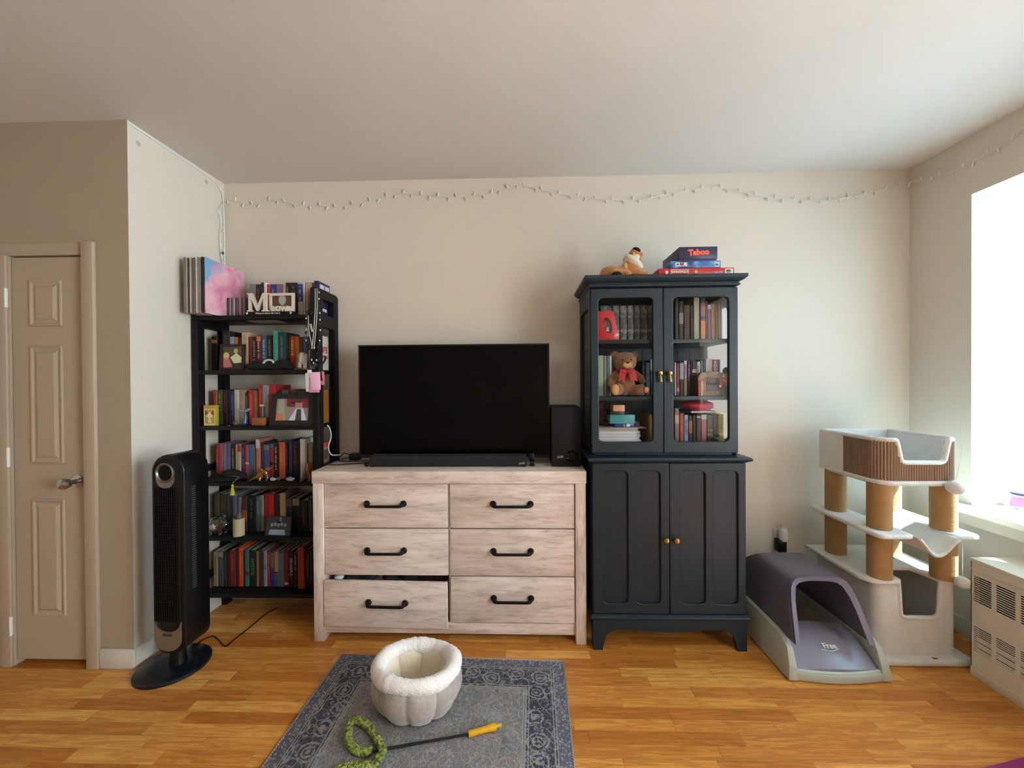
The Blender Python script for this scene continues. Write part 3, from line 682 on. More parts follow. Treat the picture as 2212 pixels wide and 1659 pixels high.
row('on the fourth bookcase shelf', 'on fourth bookcase shelf', SZ[3], 2.285, [
 (215, 298, 290, '#8c2c20', 'brick orange book', dict(mk='#c87460')),
 (302, 425, 248, '#a04c62', 'rose pink book', dict(mk='#7c3448')),
 (430, 536, 248, '#6c6878', 'lilac grey book', dict(mk='#908c9c')),
 (540, 652, 250, '#60507c', 'violet blue book', dict(bands=((0, .3, '#5c6450'), (.3, .6, '#5a6290')))),
 (660, 798, 290, '#17130f', 'black cream-lettered book', dict(mk='#a8a88c')),
 (803, 862, 278, '#a08a5c', 'mustard book', {}),
 (865, 972, 275, '#a49c88', 'stone book with red label', dict(bands=((.78, .98, '#a02818'), (0, .14, '#8c2c20')))),
 (976, 1092, 275, '#382040', 'aubergine book', dict(mk='#887898')),
 (1095, 1205, 290, '#a0454c', 'coral red book', dict(bands=((.42, .48, '#d0a0a0'),))),
 (1208, 1336, 282, '#23688a', 'ocean blue book', dict(bands=((0, .2, '#2c5c58'), (.2, .4, '#4a4a80')))),
 (1340, 1408, 290, '#786c60', 'taupe book', {}),
 (1410, 1524, 130, '#a8625c', 'tall dusty pink book', dict(bands=((.78, 1, '#b8acb0'),), dy=-.01)),
 (1528, 1644, 212, '#203028', 'dark forest green book', {}),
 (1650, 1822, 282, '#3c4474', 'indigo book with grey top', dict(bands=((.83, .99, '#6c645c'),))),
 (1826, 1934, 262, '#8c1c20', 'red book with teal top', dict(bands=((.89, 1, '#1c5c68'), (.38, .48, '#16100f')))),
 (1938, 2088, 230, '#241818', 'charcoal brown book', dict(mk='#b0a068')),
 (2092, 2262, 222, '#a84c34', 'burnt orange book', dict(mk='#c88c74', dy=-.01)),
 (2266, 2376, 210, '#14100e', 'black amber-lettered book', dict(mk='#7c6430')),
 (2380, 2478, 155, '#161f38', 'midnight navy book', dict(dy=-.01)),
 (2482, 2654, 182, '#16100f', 'black red-lettered book', dict(mk='#8c2028')),
 (2658, 2720, 182, '#20121c', 'slim plum book', {}),
 (2724, 2894, 112, '#b9b6ae', 'thick white book', dict(dy=-.02)),
 (2898, 2968, 250, '#4c5c54', 'slim grey-green book', {}),
 (2972, 3098, 252, '#968a70', 'khaki and orange book', dict(bands=((.1, .45, '#b4441c'),))),
], 450, 940, S5)
S9 = 9.217
row('on the fifth bookcase shelf', 'on fifth bookcase shelf', SZ[4], 2.285, [
 (112, 214, 68, '#454a34', 'olive green book', {}),
 (216, 345, 80, '#3a3424', 'bronze book', dict(mk='#605430')),
 (352, 464, 80, '#3a4448', 'slate blue book', dict(mk='#606c70')),
 (468, 556, 70, '#5a6a7c', 'steel blue book', {}),
 (560, 654, 100, '#46464a', 'graphite book', {}),
 (662, 766, 122, '#3c2420', 'chestnut book', dict(bands=((.3, .62, '#8c4420'),))),
 (774, 938, 92, '#0c1018', 'thick black book', dict(mk='#5c6464')),
 (942, 1030, 112, '#3c5c5c', 'turquoise patterned book', dict(mk='#7c9488')),
 (1032, 1096, 90, '#8c8070', 'parchment book', dict(mk='#2c2420')),
 (1100, 1178, 72, '#701c20', 'claret book', {}),
 (1182, 1300, 72, '#a81410', 'bright red book', {}),
 (1304, 1418, 90, '#240e10', 'oxblood book', {}),
 (1422, 1532, 52, '#a08a68', 'tall sand book', dict(bands=((.0, 1., '#a58e6c'),))),
 (1550, 1666, 155, '#142c4c', 'blue book with brown top', dict(bands=((.76, 1, '#5a4838'),))),
 (1670, 1816, 155, '#10121e', 'navy book with cream top', dict(bands=((.78, 1, '#7c7860'),))),
 (1820, 1975, 200, '#0b0b0c', 'matt black book', dict(mk='#6c5c40')),
 (1980, 2062, 150, '#1c2c2c', 'murky green book', {}),
], 450, 1060, S9)
row('on the bottom bookcase shelf', 'on bottom bookcase shelf', SZ[5], 2.285, [
 (92, 186, 205, '#8a7c68', 'beige lettered book', dict(mk='#504434')),
 (188, 292, 208, '#3a4244', 'grey book with cream top', dict(bands=((.85, 1, '#8a7c68'),), mk='#5c6460')),
 (298, 362, 222, '#202420', 'slim dark green book', dict(mk='#54503c')),
 (366, 412, 225, '#2a1010', 'slim mahogany book', {}),
 (416, 536, 175, '#70141c', 'ruby red book', dict(mk='#a04448')),
 (540, 594, 180, '#2c1c28', 'slim purple book', {}),
 (596, 688, 120, '#b83c0c', 'bright orange book', dict(mk='#e07044')),
 (692, 718, 180, '#141414', 'thin black book', {}),
 (720, 804, 168, '#206468', 'aqua book with brown band', dict(bands=((.3, .42, '#4c2010'),))),
 (808, 938, 178, '#0d100c', 'black green-lettered book', dict(title='APPETITE', tcol='#4c6c24')),
 (945, 1000, 192, '#6c5c40', 'slim khaki book', {}),
 (1003, 1088, 180, '#3c2018', 'cocoa book', {}),
 (1091, 1164, 180, '#70828c', 'powder blue book', dict(title='THE', tcol='#3c5060')),
 (1167, 1224, 188, '#80101c', 'slim red book', dict(mk='#b86c64')),
 (1227, 1302, 212, '#54584c', 'grey and purple book', dict(bands=((0, .55, '#30205c'),))),
 (1305, 1390, 198, '#8c7060', 'peach and blue book', dict(bands=((0, .35, '#28446c'), (.37, .42, '#100c14')))),
 (1393, 1500, 206, '#4c5c60', 'teal grey book', {}),
 (1503, 1590, 186, '#6c0c14', 'blood red book', dict(bands=((.06, .12, '#c0a0a0'),))),
 (1593, 1690, 182, '#1c0a0c', 'black white-titled book', dict(title='VENGEFUL', tcol='#a09c98')),
 (1694, 1762, 200, '#201010', 'umber book', dict(mk='#9c9080')),
 (1768, 1898, 108, '#8c2c14', 'tall brick orange book', dict(dy=-.02)),
 (1902, 2010, 160, '#140a0a', 'dark brown-black book', dict(mk='#645c50')),
 (2014, 2068, 180, '#20102c', 'slim violet book', {}),
], 450, 1170, S9)
# cabinet shelves (0.3 m wide bays)
def crow(where, zb, yf, entries, ox, oy, s, depth=.14): row(where, where, zb, yf, entries, ox, oy, s, depth)
q = N('monochrome_artwork_spine'); v = q.coords((1, 1, 1)); n_ = q.noise(v, 26, 6, .7, .8); q.l(q.ramp(n_, [(.35, '#1b1c1f'), (.5, '#55585a'), (.62, '#8f9492')]), q.b.inputs['Base Color'])
m_mono = q.m
us = [222, 588, 806, 1032, 1236, 1432, 1652, 1836]; prevx = None
for i in range(7):
    x0 = at(1280+us[i]/S5, 662, Y=2.15).x; x1 = at(1280+us[i+1]/S5, 662, Y=2.15).x; zt = at(1340, 660, Y=2.15).z
    lab = 'black and white picture-spined comic volume in cabinet, ' + ['leftmost, behind red picture box', 'second from left', 'third of the row', 'fourth of the row', 'fifth of the row', 'sixth of the row', 'last before the door stile'][i]
    t = thing('comic_volume', lab, 'book', ((x0+x1)/2, 2.23, 1.5925), 'comic volumes in the top left bay')
    part('cover', MB().prism(cover_poly(x0+.0015, x1-.0015, 2.15, 2.31), 1.5925, zt, 'Z'), m_mono, t); part('pages', MB().box(x0+.004, x1-.004, 2.156, 2.305, 1.596, zt-.003), m_page, t)
crow('in cabinet top right bay', 1.5925, 2.14, [
 (240, 364, 330, '#0c0c12', 'black-blue book', {}), (368, 505, 430, '#1f2020', 'book with white streak', dict(bands=((.42, .7, '#707c7c'),))),
 (510, 700, 545, '#3a2413', 'dark tan book', {}), (704, 806, 560, '#17110c', 'near black book', {}),
 (810, 992, 300, '#a9a99c', 'thick ivory book', {}), (1000, 1164, 285, '#3a2c5c', 'purple and orange book', dict(bands=((0, .45, '#b8742c'), (.55, .85, '#7c5c58')), dy=-.01)),
 (1168, 1220, 430, '#6c1828', 'slim maroon book', {}), (1224, 1334, 535, '#705078', 'lavender book', dict(bands=((.88, 1, '#9cb0c4'),))),
 (1338, 1440, 500, '#bfae8c', 'cream banded book', dict(mk='#806c50')), (1443, 1540, 520, '#b06c44', 'apricot book', dict(mk='#c89470')),
 (1543, 1612, 500, '#b8b094', 'pale cream book', {}), (1616, 1668, 495, '#d4dcd8', 'slim pure white book', {})], 1440, 620, S5, .16)
crow('in cabinet middle left bay', 1.2945, 2.15, [
 (232, 336, 253, '#8fae94', 'mint green book', dict()), (338, 372, 256, '#8c7c60', 'slim tan book', {}), (374, 400, 256, '#4c7098', 'slim blue book', {}),
 (402, 430, 256, '#c4c0cc', 'slim white-grey book', {}), (433, 452, 260, '#201c20', 'slim dark book', {})], 1240, 720, 5.267, .15)
crow('right of the teddy bear', 1.2945, 2.20, [
 (772, 805, 312, '#15181a', 'black book', dict(mk='#8c8c84')), (808, 863, 332, '#1c3c58', 'dark blue book', dict(mk='#4c7898')), (866, 908, 302, '#0f0f10', 'black book with white top', dict(bands=((.7, 1, '#8c948c'),), mk='#707470'))], 1240, 720, 5.267, .14)
crow('in cabinet middle right bay', 1.2945, 2.15, [
 (234, 288, 592, '#a8b0b0', 'silver white book', {}), (292, 386, 625, '#801c24', 'raspberry book', dict(bands=((.12, .25, '#b47078'),))),
 (390, 512, 572, '#1c1c1c', 'sky blue and black book', dict(bands=((.48, .96, '#7498b0'),))), (520, 610, 540, '#b4889c', 'pink and white book', dict(bands=((0, .5, '#7c6c50'), (.9, 1, '#c8c4c4')), mk='#4c3838')),
 (615, 718, 540, '#22263c', 'ink blue book', dict(mk='#8c94b0')), (722, 752, 545, '#3c1018', 'thin burgundy book', {}),
 (756, 904, 542, '#1e1f20', 'charcoal title book', dict(bands=((.66, .70, '#c8c8c4'), (.72, .75, '#c8c8c4'), (.58, .62, '#944c2c')))), (907, 1010, 568, '#c0bcb8', 'white grey-lettered book', dict(mk='#50505c')),
 (1014, 1100, 530, '#2c4c70', 'steel navy book', {}), (1103, 1165, 505, '#1c1828', 'slim ink book', {}),
 (1170, 1372, 486, '#b4b8bc', 'big pale grey book', {}),
 (1384, 1532, 507, '#b42c34', 'red book reading ROD', {}), (1536, 1615, 505, '#4c6880', 'cornflower blue book', {})], 1440, 740, S5, .15)
for i, ch in enumerate('ROD'):
    p = at(1440+1452/S5, 740+(592+i*102)/S5, Y=2.1492); t_ = [o for o in bpy.data.objects if o.name.startswith('book') and o.get('label', '').startswith('red book reading')][0]
    part('spine_letter', text_mesh(ch, .020, .0008, facing((p.x, p.y, p.z)), .0008), m_wh, t_)
crow('in cabinet bottom right bay', 1.0425, 2.14, [
 (240, 378, 440, '#786a5c', 'taupe and white book', dict(bands=((.55, .8, '#a49c90'),))), (384, 518, 592, '#9c2c28', 'poppy red book', dict(mk='#c86c5c')),
 (524, 650, 640, '#7ca0c8', 'baby blue book', dict(title='RED QUEEN', tcol='#34507c')), (656, 772, 660, '#2c1c12', 'dark amber book', dict(bands=((.35, .8, '#8c5420'),))),
 (776, 882, 650, '#120f12', 'jet black book', {}), (886, 1026, 632, '#30242c', 'plum grey book', dict(bands=((.88, .95, '#8c9494'),))),
 (1034, 1204, 640, '#8c4c54', 'pink book with silver top', dict(bands=((.84, 1, '#a0b0b8'),))), (1208, 1390, 645, '#1a1712', 'black gold-banded book', dict(bands=((.44, .46, '#8c7c4c'), (.30, .33, '#8c7c4c'), (.26, .28, '#8c7c4c')))),
 (1394, 1515, 650, '#221e1c', 'espresso book', {}), (1518, 1560, 645, '#4c4818', 'slim olive book', {}), (1564, 1712, 625, '#c8b818', 'bright yellow book', dict(mk='#6c6014'))], 1440, 850, S5, .15)

# ------------------------------------------------------------------ black ladder bookcase
BX0, BX1, BY0, BY1 = -1.888, -1.155, 2.20, 2.445
bc = thing('bookcase', 'tall black open bookcase crammed with books in the recess corner', 'bookcase', ((BX0+BX1)/2, 2.33, 0))
for x in (BX0, BX1-.036):
    out = [(BY0, 0), (BY0+.05, 0), (BY0+.05, 1.70), (BY1-.05, 1.70), (BY1-.05, 0), (BY1, 0), (BY1, 1.90), (BY1-.02, 1.915), (BY0+.02, 1.915), (BY0, 1.90)]
    hole = rrect(BY0+.055, BY1-.055, 1.772, 1.862, .004)
    me = shape(out, [hole], .036, .0015); me.transform(Matrix(((0, 0, 1, x), (1, 0, 0, 0), (0, 1, 0, 0), (0, 0, 0, 1))))
    part('side_frame', me, m_black, bc)
    for z in (.86, .225): part('side_rail', MB().box(x+.006, x+.03, BY0+.05, BY1-.05, z, z+.036), m_black, bc)
for i, z in enumerate(SZ):
    part('shelf', MB().box(BX0+.0365, BX1-.0365, BY0+.002, BY1-.012, z-.024, z-.0008, .0015), m_black, bc)
part('back_rail', MB().box(BX0+.0365, BX1-.0365, BY1-.010, BY1-.002, SZ[0], SZ[0]+.05), m_black, bc)
part('price_label', MB().box(-1.60, -1.42, 2.25, 2.36, SZ[0]-.0262, SZ[0]-.0245), M('#8c8a7c', .6, 0, 0), bc, 'pale paper label under the top shelf')

# record sleeves, cassettes
cols = ['#77716a', '#a8a29a', '#4c4640', '#8c857c', '#b4ada4', '#6c6054', '#9c8c90', '#a49aa0', '#c0bcb8', '#8c8474', '#b0aca4', '#5c4c24', '#241a14']
prev = XL+.012; lx = []
x = -1.8505; n = len(cols); wd_ = (-1.742-x)/n
for i, c in enumerate(cols):
    lab = '%s record sleeve on top of bookcase, %s' % (['dusty grey', 'light grey', 'dark brown', 'mid grey', 'chalk', 'umber', 'mauve grey', 'pale mauve', 'silvery', 'khaki', 'stone', 'mustard-brown', 'black'][i], 'leftmost, against the wall' if i == 0 else ('behind the pink sleeve' if i == n-1 else 'right of the %s one' % ['dusty grey', 'light grey', 'dark brown', 'mid grey', 'chalk', 'umber', 'mauve grey', 'pale mauve', 'silvery', 'khaki', 'stone', 'mustard-brown'][i-1]))
    h = .305-.002*(i % 3)
    dx = 0
    solo('record_sleeve', MB().box(x+i*wd_+.0008, x+(i+1)*wd_-.0008, 2.108+.004*(i % 4), 2.418, SZ[0]-.0005, SZ[0]+h, .0008, 1), M(c, .5, 0, .15), lab, 'record', 'record sleeves on the bookcase')
q = N('soft_pink_sky_print'); tc = q.n('ShaderNodeTexCoord'); sx = q.n('ShaderNodeSeparateXYZ'); q.l(tc.outputs['Object'], sx.inputs[0])
n_ = q.noise(q.coords((1, 1, 1)), 9, 3, .5, .3)
h_ = q.math('ADD', q.math('MULTIPLY', n_, .30), q.math('SUBTRACT', sx.outputs[2], q.math('MULTIPLY', sx.outputs[1], .9)))
pk = q.ramp(n_, [(.35, '#d988a8'), (.5, '#e8aec0'), (.65, '#ecc8cc')]); bl = q.mix(q.ramp(h_, [(.435, '#000000'), (.50, '#ffffff')]), pk, '#79a8cc')
q.l(bl, q.b.inputs['Base Color']); q.b.inputs['Roughness'].default_value = .35
solo('record_sleeve', MB().box(-1.7415, -1.736, 2.118, 2.420, SZ[0]-.0005, SZ[0]+.306, .0008, 1), q.m, 'pink and blue cloud patterned record sleeve facing right, in front of the others', 'record', 'record sleeves on the bookcase')
x = at(490, 660, Y=2.27).x; x = max(x, -1.733); x1 = at(539, 645, Y=2.30).x-.001; n = 14
for i in range(n):
    c = ['#3c3840', '#5c5460', '#a89c94', '#4c4048', '#8c7c80', '#c0b4a8', '#3a3440', '#6c6070', '#54485c', '#b4a8a0', '#7c707c', '#4c4454', '#a8988c', '#5c5060'][i]
    w = (x1-x)/n
    solo('disc_case', MB().box(x+i*w+.0004, x+(i+1)*w-.0004, 2.27, 2.41, SZ[0], at(500, 643, Y=2.27).z-.001*(i % 3), .0006, 1), M(c, .3, 0, .05),
         '%s disc case beside the pink record sleeve, %s' % (['charcoal', 'grey violet', 'tan', 'plum grey', 'dusty pink', 'cream', 'inky', 'slate lilac', 'purple grey', 'sand', 'ash lilac', 'smoky', 'beige', 'greyish'][i],
         'nearest the sleeve' if i == 0 else 'right of the %s one' % ['charcoal', 'grey violet', 'tan', 'plum grey', 'dusty pink', 'cream', 'inky', 'slate lilac', 'purple grey', 'sand', 'ash lilac', 'smoky', 'beige'][i-1]), 'disc case', 'disc cases on the top shelf')

# big purple book at the right end, its cover facing right
pbk = thing('book', 'large purple book at right end of top shelf, cover facing right', 'book', (-1.21, 2.32, SZ[0]), 'books on the top bookcase shelf')
zt = at(675, 607, Y=2.29).z; X1 = -1.1945; hz_ = zt-SZ[0]; yt_ = at(697, 655, X=-1.1945).y
part('cover', MB().box(-1.2215, X1, 2.285, 2.42, SZ[0], zt, .001), M('#2c2150', .4, 0, .04), pbk)
for (y0, y1, z0, z1, c) in ((2.30, 2.35, hz_-.040, hz_-.016, '#c8c4d4'), (2.36, 2.41, hz_-.040, hz_-.016, '#c8c4d4')): part('cover_print', MB().box(X1, X1+.0008, y0, y1, SZ[0]+z0, SZ[0]+z1), M(c, .5, 0, 0), pbk)
part('cover_print', MB().lathe([(0, .0012), (.020, .001), (.020, 0)], (X1, 2.395, zt-.062), 'X', 20), M('#e09a28', .5, 0, 0), pbk)
part('cover_title', text_mesh('Nurse', .034, .0008, facing((X1+.0006, yt_+.004, SZ[0]+.050), '+X'), .0010), m_wh, pbk)
def endbook(z, h, col, lab, extra, y0=2.27, y1=2.42, x=-1.197, t=.02, grp=''):
    o = thing('book', lab, 'book', (x-t/2, (y0+y1)/2, z), grp)
    part('cover', MB().box(x-t, x, y0, y1, z, z+h, .001), M(col, .5, 0, .05), o)
    for (a, b_, c0, c1, c) in extra: part('cover_print', MB().box(x, x+.0008, y0+(y1-y0)*a, y0+(y1-y0)*b_, z+h*c0, z+h*c1), M(c, .5, 0, .03), o)
    return o
e = endbook(SZ[1], .205, '#c8c8b8', 'white book facing right at the right end of the second bookcase shelf', (), grp='books on the second bookcase shelf')
part('cover_title', text_mesh('LIFE', .05, .0008, facing((-1.1964, 2.345, SZ[1]+.12), '+X'), .0015), M('#b03c3c', .5, 0, 0), e)
part('cover_title', MB().box(-1.197, -1.1962, 2.30, 2.39, SZ[1]+.068, SZ[1]+.088), M('#c07068', .5, 0, 0), e)
endbook(SZ[2], .20, '#9a6420', 'orange and purple book facing right at the end of third bookcase shelf', ((0, .45, 0, 1, '#5c3464'),), grp='books on the third bookcase shelf')
endbook(SZ[3], .20, '#a08c6c', 'cream magazine with orange header facing right, end of fourth bookcase shelf', ((0, .8, .86, 1, '#b8421c'), (.1, .9, .1, .35, '#8c5048'), (.4, .75, .5, .8, '#5c4834')), t=.012, grp='books on the fourth bookcase shelf')

# picture frames
def photo_frame(name, label, w, h, border, loc, tilt, yaw, mat, photo, extras, t=.012, openz=None):
    "frame standing on a shelf: built upright at the origin, leaned back by tilt, turned by yaw"
    o = thing(name, label, 'picture frame', loc)
    T = Matrix.Translation(loc) @ Matrix.Rotation(yaw, 4, 'Z') @ Matrix.Rotation(-tilt, 4, 'X')
    f = board([(-w/2, 0), (w/2, 0), (w/2, h), (-w/2, h)], [[(-w/2+border, border), (w/2-border, border), (w/2-border, h-border), (-w/2+border, h-border)]], 0, t, .0015); f.transform(T); part('frame', f, mat, o)
    def sheet(poly, y, m_, nm='photo'):
        b = MB().prism(poly, y, y+.0006, 'Y'); b.v = [tuple(T@Vector(v)) for v in b.v]; part(nm, b, m_, o)
    sheet([(-w/2+border-.003, border-.003), (w/2-border+.003, border-.003), (w/2-border+.003, h-border+.003), (-w/2+border-.003, h-border+.003)], t*.6, photo)
    for k, (poly, m_) in enumerate(extras): sheet(poly, t*.6-.0008-.0002*k, m_, 'photo_figure')
    b = MB().box(-w/2+.004, w/2-.004, t*.7, t-.0005, .004, h-.004); b.v = [tuple(T@Vector(v)) for v in b.v]; part('backing', b, m_black, o)
    b = MB().prism([(t, h*.7), (t+.002, h*.72), (t+.002+h*.35, 0), (t+h*.35, 0)], -.012, .012, 'X')
    T2 = Matrix.Translation(loc) @ Matrix.Rotation(yaw, 4, 'Z')
    b.v = [tuple(T2@Vector((v[0], v[1]+math.tan(tilt)*v[2]*.6, v[2]))) for v in b.v]; part('easel_leg', b, m_black, o)
    return o
def ell(cx, cz, rx, rz, n=16): return [(cx+rx*cos(2*pi*k/n), cz+rz*sin(2*pi*k/n)) for k in range(n)]
F_ = lambda c: M(c, .45, 0, .05)
# wedding style photo, dark red frame on the second shelf
photo_frame('framed_photo', 'dark red wooden frame with photo of a dancing couple, second bookcase shelf', .135, .152, .014, (-1.675, 2.222, SZ[1]), radians(6), radians(8), M('#2c0c10', .35, 0, .1), F_('#4c4a34'),
 [(ell(-.035, .085, .016, .020), F_('#c8a86c')), ([(-.048, .07), (-.02, .07), (.0, .02), (-.045, .016)], F_('#b8666c')), ([(-.012, .075), (.02, .10), (.05, .075), (.05, .045), (.01, .040)], F_('#c8c8a4')), (ell(.016, .112, .012, .015), F_('#b89c5c')), ([(.0, .040), (.05, .045), (.05, .016), (.004, .016)], F_('#2c281c'))])
p = at(627, 921, Z=SZ[2]); 
photo_frame('framed_photo', 'large black frame with photo of laughing person in white coat, third shelf', .252, .185, .030, (-1.3205, 2.205, SZ[2]), radians(8), radians(0), M('#161416', .5, 0, .05), F_('#8c8078'),
 [([(-.095, .03), (-.04, .03), (-.055, .155), (-.085, .155)], F_('#9a9c90')), ([(-.098, .03), (-.05, .03), (-.055, .07), (-.094, .07)], F_('#c47a5c')), ([(-.035, .155), (.098, .155), (.098, .10), (-.035, .11)], F_('#6c2430')), (ell(.035, .118, .022, .030), F_('#a8786c')), ([(-.02, .03), (.02, .10), (.06, .10), (.085, .03)], F_('#c0d0e8')), ([(.018, .03), (.025, .095), (.05, .095), (.055, .03)], F_('#4c4038')), (ell(.035, .140, .019, .010), F_('#3c3434'))])
p = at(600, 1157, Z=SZ[4])
photo_frame('framed_photo', 'small thin-framed photo of a group in white, leaning on fifth bookcase shelf', .152, .108, .004, (p.x, 2.215, SZ[4]), radians(10), radians(-3), M('#3c3c3c', .3, .5, 0), F_('#33343a'),
 [(ell(-.04+.02*i, .06+.004*(i % 2), .009, .011, 10), F_('#7c7c84')) for i in range(5)]+[([(-.055, .006), (.045, .006), (.04, .035), (-.05, .035)], F_('#8c98ac')), ([(.005, .08), (.015, .08), (.015, .104), (.005, .104)], F_('#6c7c94'))], t=.006)
# MEOW frame
mz = SZ[0]; my = 2.212
p0 = at(533, 675, Y=my); p1 = at(634, 675, Y=my); mw = p1.x-p0.x
mt = thing('cat_picture_frame', 'white MEOW letter frame with cat photo on black plinth, top bookcase shelf', 'picture frame', ((p0.x+p1.x)/2, my+.015, mz))
part('plinth', MB().box(p0.x-.008, p1.x+.004, my-.004, my+.034, mz, mz+.020, .001), m_black, mt)
part('plinth_text', text_mesh('Home is where the Cat is', .0135, .0008, facing(((p0.x+p1.x)/2-.01, my-.0045, mz+.010)), .0002), m_wh, mt)
for xx in (p0.x+.004, p1.x-.014):
    b = MB(); b.ball((xx, my-.0042, mz+.008), (.005, .001, .004), 10)
    for s in (-1.2, -.4, .4, 1.2): b.ball((xx+s*.0045, my-.0042, mz+.0145-abs(s)*.001), (.0018, .001, .0022), 8)
    part('paw_print', b, m_wh, mt)
m_letter = M('#d8d0c2', .5, 0, .04)
Mz = mz+.0205
hM = at(560, 633, Y=my).z-Mz
mpoly = [(0, 0), (.27, 0), (.27, .06), (.20, .09), (.20, .70), (.47, .03), (.55, .03), (.80, .72), (.80, .09), (.72, .06), (.72, 0), (1.06, 0), (1.06, .06), (.98, .09), (.98, .91), (1.06, .94), (1.06, 1), (.78, 1), (.53, .36), (.27, 1), (-.02, 1), (-.02, .94), (.07, .91), (.07, .09), (0, .06)]
part('letter', board([(p0.x+.002+x*mw*.43, Mz+z*hM) for x, z in mpoly], [], my-.002, .016, .001), m_letter, mt)
fx0 = p0.x+mw*.47; fx1 = p1.x
part('photo_frame', board([(fx0, Mz), (fx1, Mz), (fx1, Mz+hM), (fx0, Mz+hM)], [[(fx0+.013, Mz+.030), (fx1-.015, Mz+.030), (fx1-.015, Mz+hM-.014), (fx0+.013, Mz+hM-.014)]], my+.005, .014, .001), m_letter, mt)
part('photo', MB().box(fx0+.01, fx1-.012, my+.013, my+.015, Mz+.027, Mz+hM-.011), M('#5c4038', .5, 0, .1), mt)
part('photo_figure', MB().prism(ell((fx0+fx1)/2, Mz+hM*.64, .021, .030), my+.0122, my+.0135, 'Y'), M('#a8a6a0', .5, 0, .1), mt)
em = text_mesh('eow', .056, .012, facing(((fx0+fx1)/2-.008, my, Mz+.019)), .0024); part('letter', em, m_letter, mt)

# small things on the bookcase shelves
mc = thing('cloth_bag', 'black cloth bag with white ring, heaped on the second bookcase shelf', 'bag', (-1.48, 2.23, SZ[1]))
b = MB(); b.ball((-1.53, 2.235, SZ[1]+.022), (.075, .028, .022)); b.ball((-1.46, 2.235, SZ[1]+.022), (.08, .026, .022)); b.ball((-1.40, 2.235, SZ[1]+.028), (.05, .028, .028), rot=Matrix.Rotation(radians(-20), 3, 'Y')); b.ball((-1.365, 2.235, SZ[1]+.030), (.03, .025, .030)); b.ball((-1.345, 2.235, SZ[1]+.014), (.035, .025, .014))
part('cloth', soften(b, .004, 4), M('#0c0d0f', .9, 0, .1, .4, 80), mc)
part('ring', MB().tube([(-1.455+.030*cos(a), 2.222, SZ[1]+.035+.022*sin(a)) for a in [pi*k/10 for k in range(11)]], .006, 10), M('#c8c6bc', .4, 0, 0), mc)
jr = thing('acrylic_dome', 'clear jar holding a lumpy pale figure on a brown base, second shelf', 'ornament', (-1.262, 2.235, SZ[1]))
part('base', MB().lathe([(0, 0), (.046, 0), (.046, .008), (0, .008)], (-1.262, 2.235, SZ[1]+.0002)), M('#5c2c1c', .4, 0, .1), jr)
part('dome', MB().lathe([(.042, .008), (.042, .11), (.038, .118), (0, .12)], (-1.262, 2.235, SZ[1]), seg=28), m_glass, jr)
b = MB(); z = SZ[1]+.009; b.ball((-1.262, 2.235, z+.05), (.026, .022, .028)); b.ball((-1.262, 2.225, z+.078), (.016, .015, .014)); b.ball((-1.28, 2.232, z+.068), (.010, .008, .016)); b.ball((-1.244, 2.232, z+.068), (.010, .008, .016))
for s in (-1, 1): b.tube([(-1.262+s*.014, 2.23, z+.04), (-1.262+s*.016, 2.225, z)], [.012, .011], 10)
b.tube([(-1.262, 2.213, z+.075), (-1.262, 2.204, z+.05), (-1.26, 2.204, z+.03)], [.007, .005, .004], 8); part('figure', soften(b, .0025, 2), M('#b4aca0', .7, 0, .08), jr)
tk = at(464, 918, Z=SZ[2]); 
dk = thing('card_deck_box', 'small yellow patterned card box at left end of third bookcase shelf', 'card box', (-1.80, 2.225, SZ[2]))
part('carton', MB().box(-1.835, -1.765, 2.215, 2.24, SZ[2]+.0002, SZ[2]+.118, .001), M('#b39a34', .45, 0, .15), dk)
part('printed_border', board([(-1.832, SZ[2]+.004), (-1.768, SZ[2]+.004), (-1.768, SZ[2]+.098), (-1.832, SZ[2]+.098)], [[(-1.828, SZ[2]+.012), (-1.772, SZ[2]+.012), (-1.772, SZ[2]+.094), (-1.828, SZ[2]+.094)]], 2.2144, .0006), M('#d8cc8c', .5, 0, 0), dk)
for s in (-1, 1): part('printed_shape', MB().prism([(-1.80+s*.026, SZ[2]+.088), (-1.80+s*.004, SZ[2]+.074), (-1.80+s*.026, SZ[2]+.06)], 2.2143, 2.215, 'Y'), M('#8c4434', .5, 0, 0), dk)
part('printed_shape', MB().prism([(-1.80, SZ[2]+.084), (-1.782, SZ[2]+.056), (-1.796, SZ[2]+.044), (-1.788, SZ[2]+.018), (-1.812, SZ[2]+.018), (-1.804, SZ[2]+.044), (-1.818, SZ[2]+.056)], 2.2142, 2.215, 'Y'), M('#d8ccb0', .5, 0, .05), dk)
z = SZ[2]; wt = thing('whale_tail_ornament', 'glass whale tail ornament on blue base, third bookcase shelf', 'ornament', (-1.605, 2.23, z))
part('base', MB().ball((-1.605, 2.23, z+.008), (.022, .016, .0075)), M('#1c2470', .3, 0, 0), wt)
m_tail = M('#7c8894', .2, 0, .05)
part('stem', MB().tube([(-1.605, 2.23, z+.010), (-1.600, 2.23, z+.05), (-1.604, 2.23, z+.082)], [.014, .010, .006], 12), M('#3c5068', .2, 0, 0), wt)
b = MB(); b.ball((-1.622, 2.23, z+.084), (.022, .005, .008), rot=Matrix.Rotation(radians(12), 3, 'Y')); b.ball((-1.588, 2.23, z+.088), (.020, .005, .008), rot=Matrix.Rotation(radians(-30), 3, 'Y')); part('tail', b, m_tail, wt)
solo('metal_ring', MB().tube([(-1.652+.012*cos(a), 2.222, z+.015+.012*sin(a)) for a in [2*pi*k/20 for k in range(20)]], .0022, 8, True), m_brass, 'tiny gold ring on third bookcase shelf left of the whale tail', 'ring')
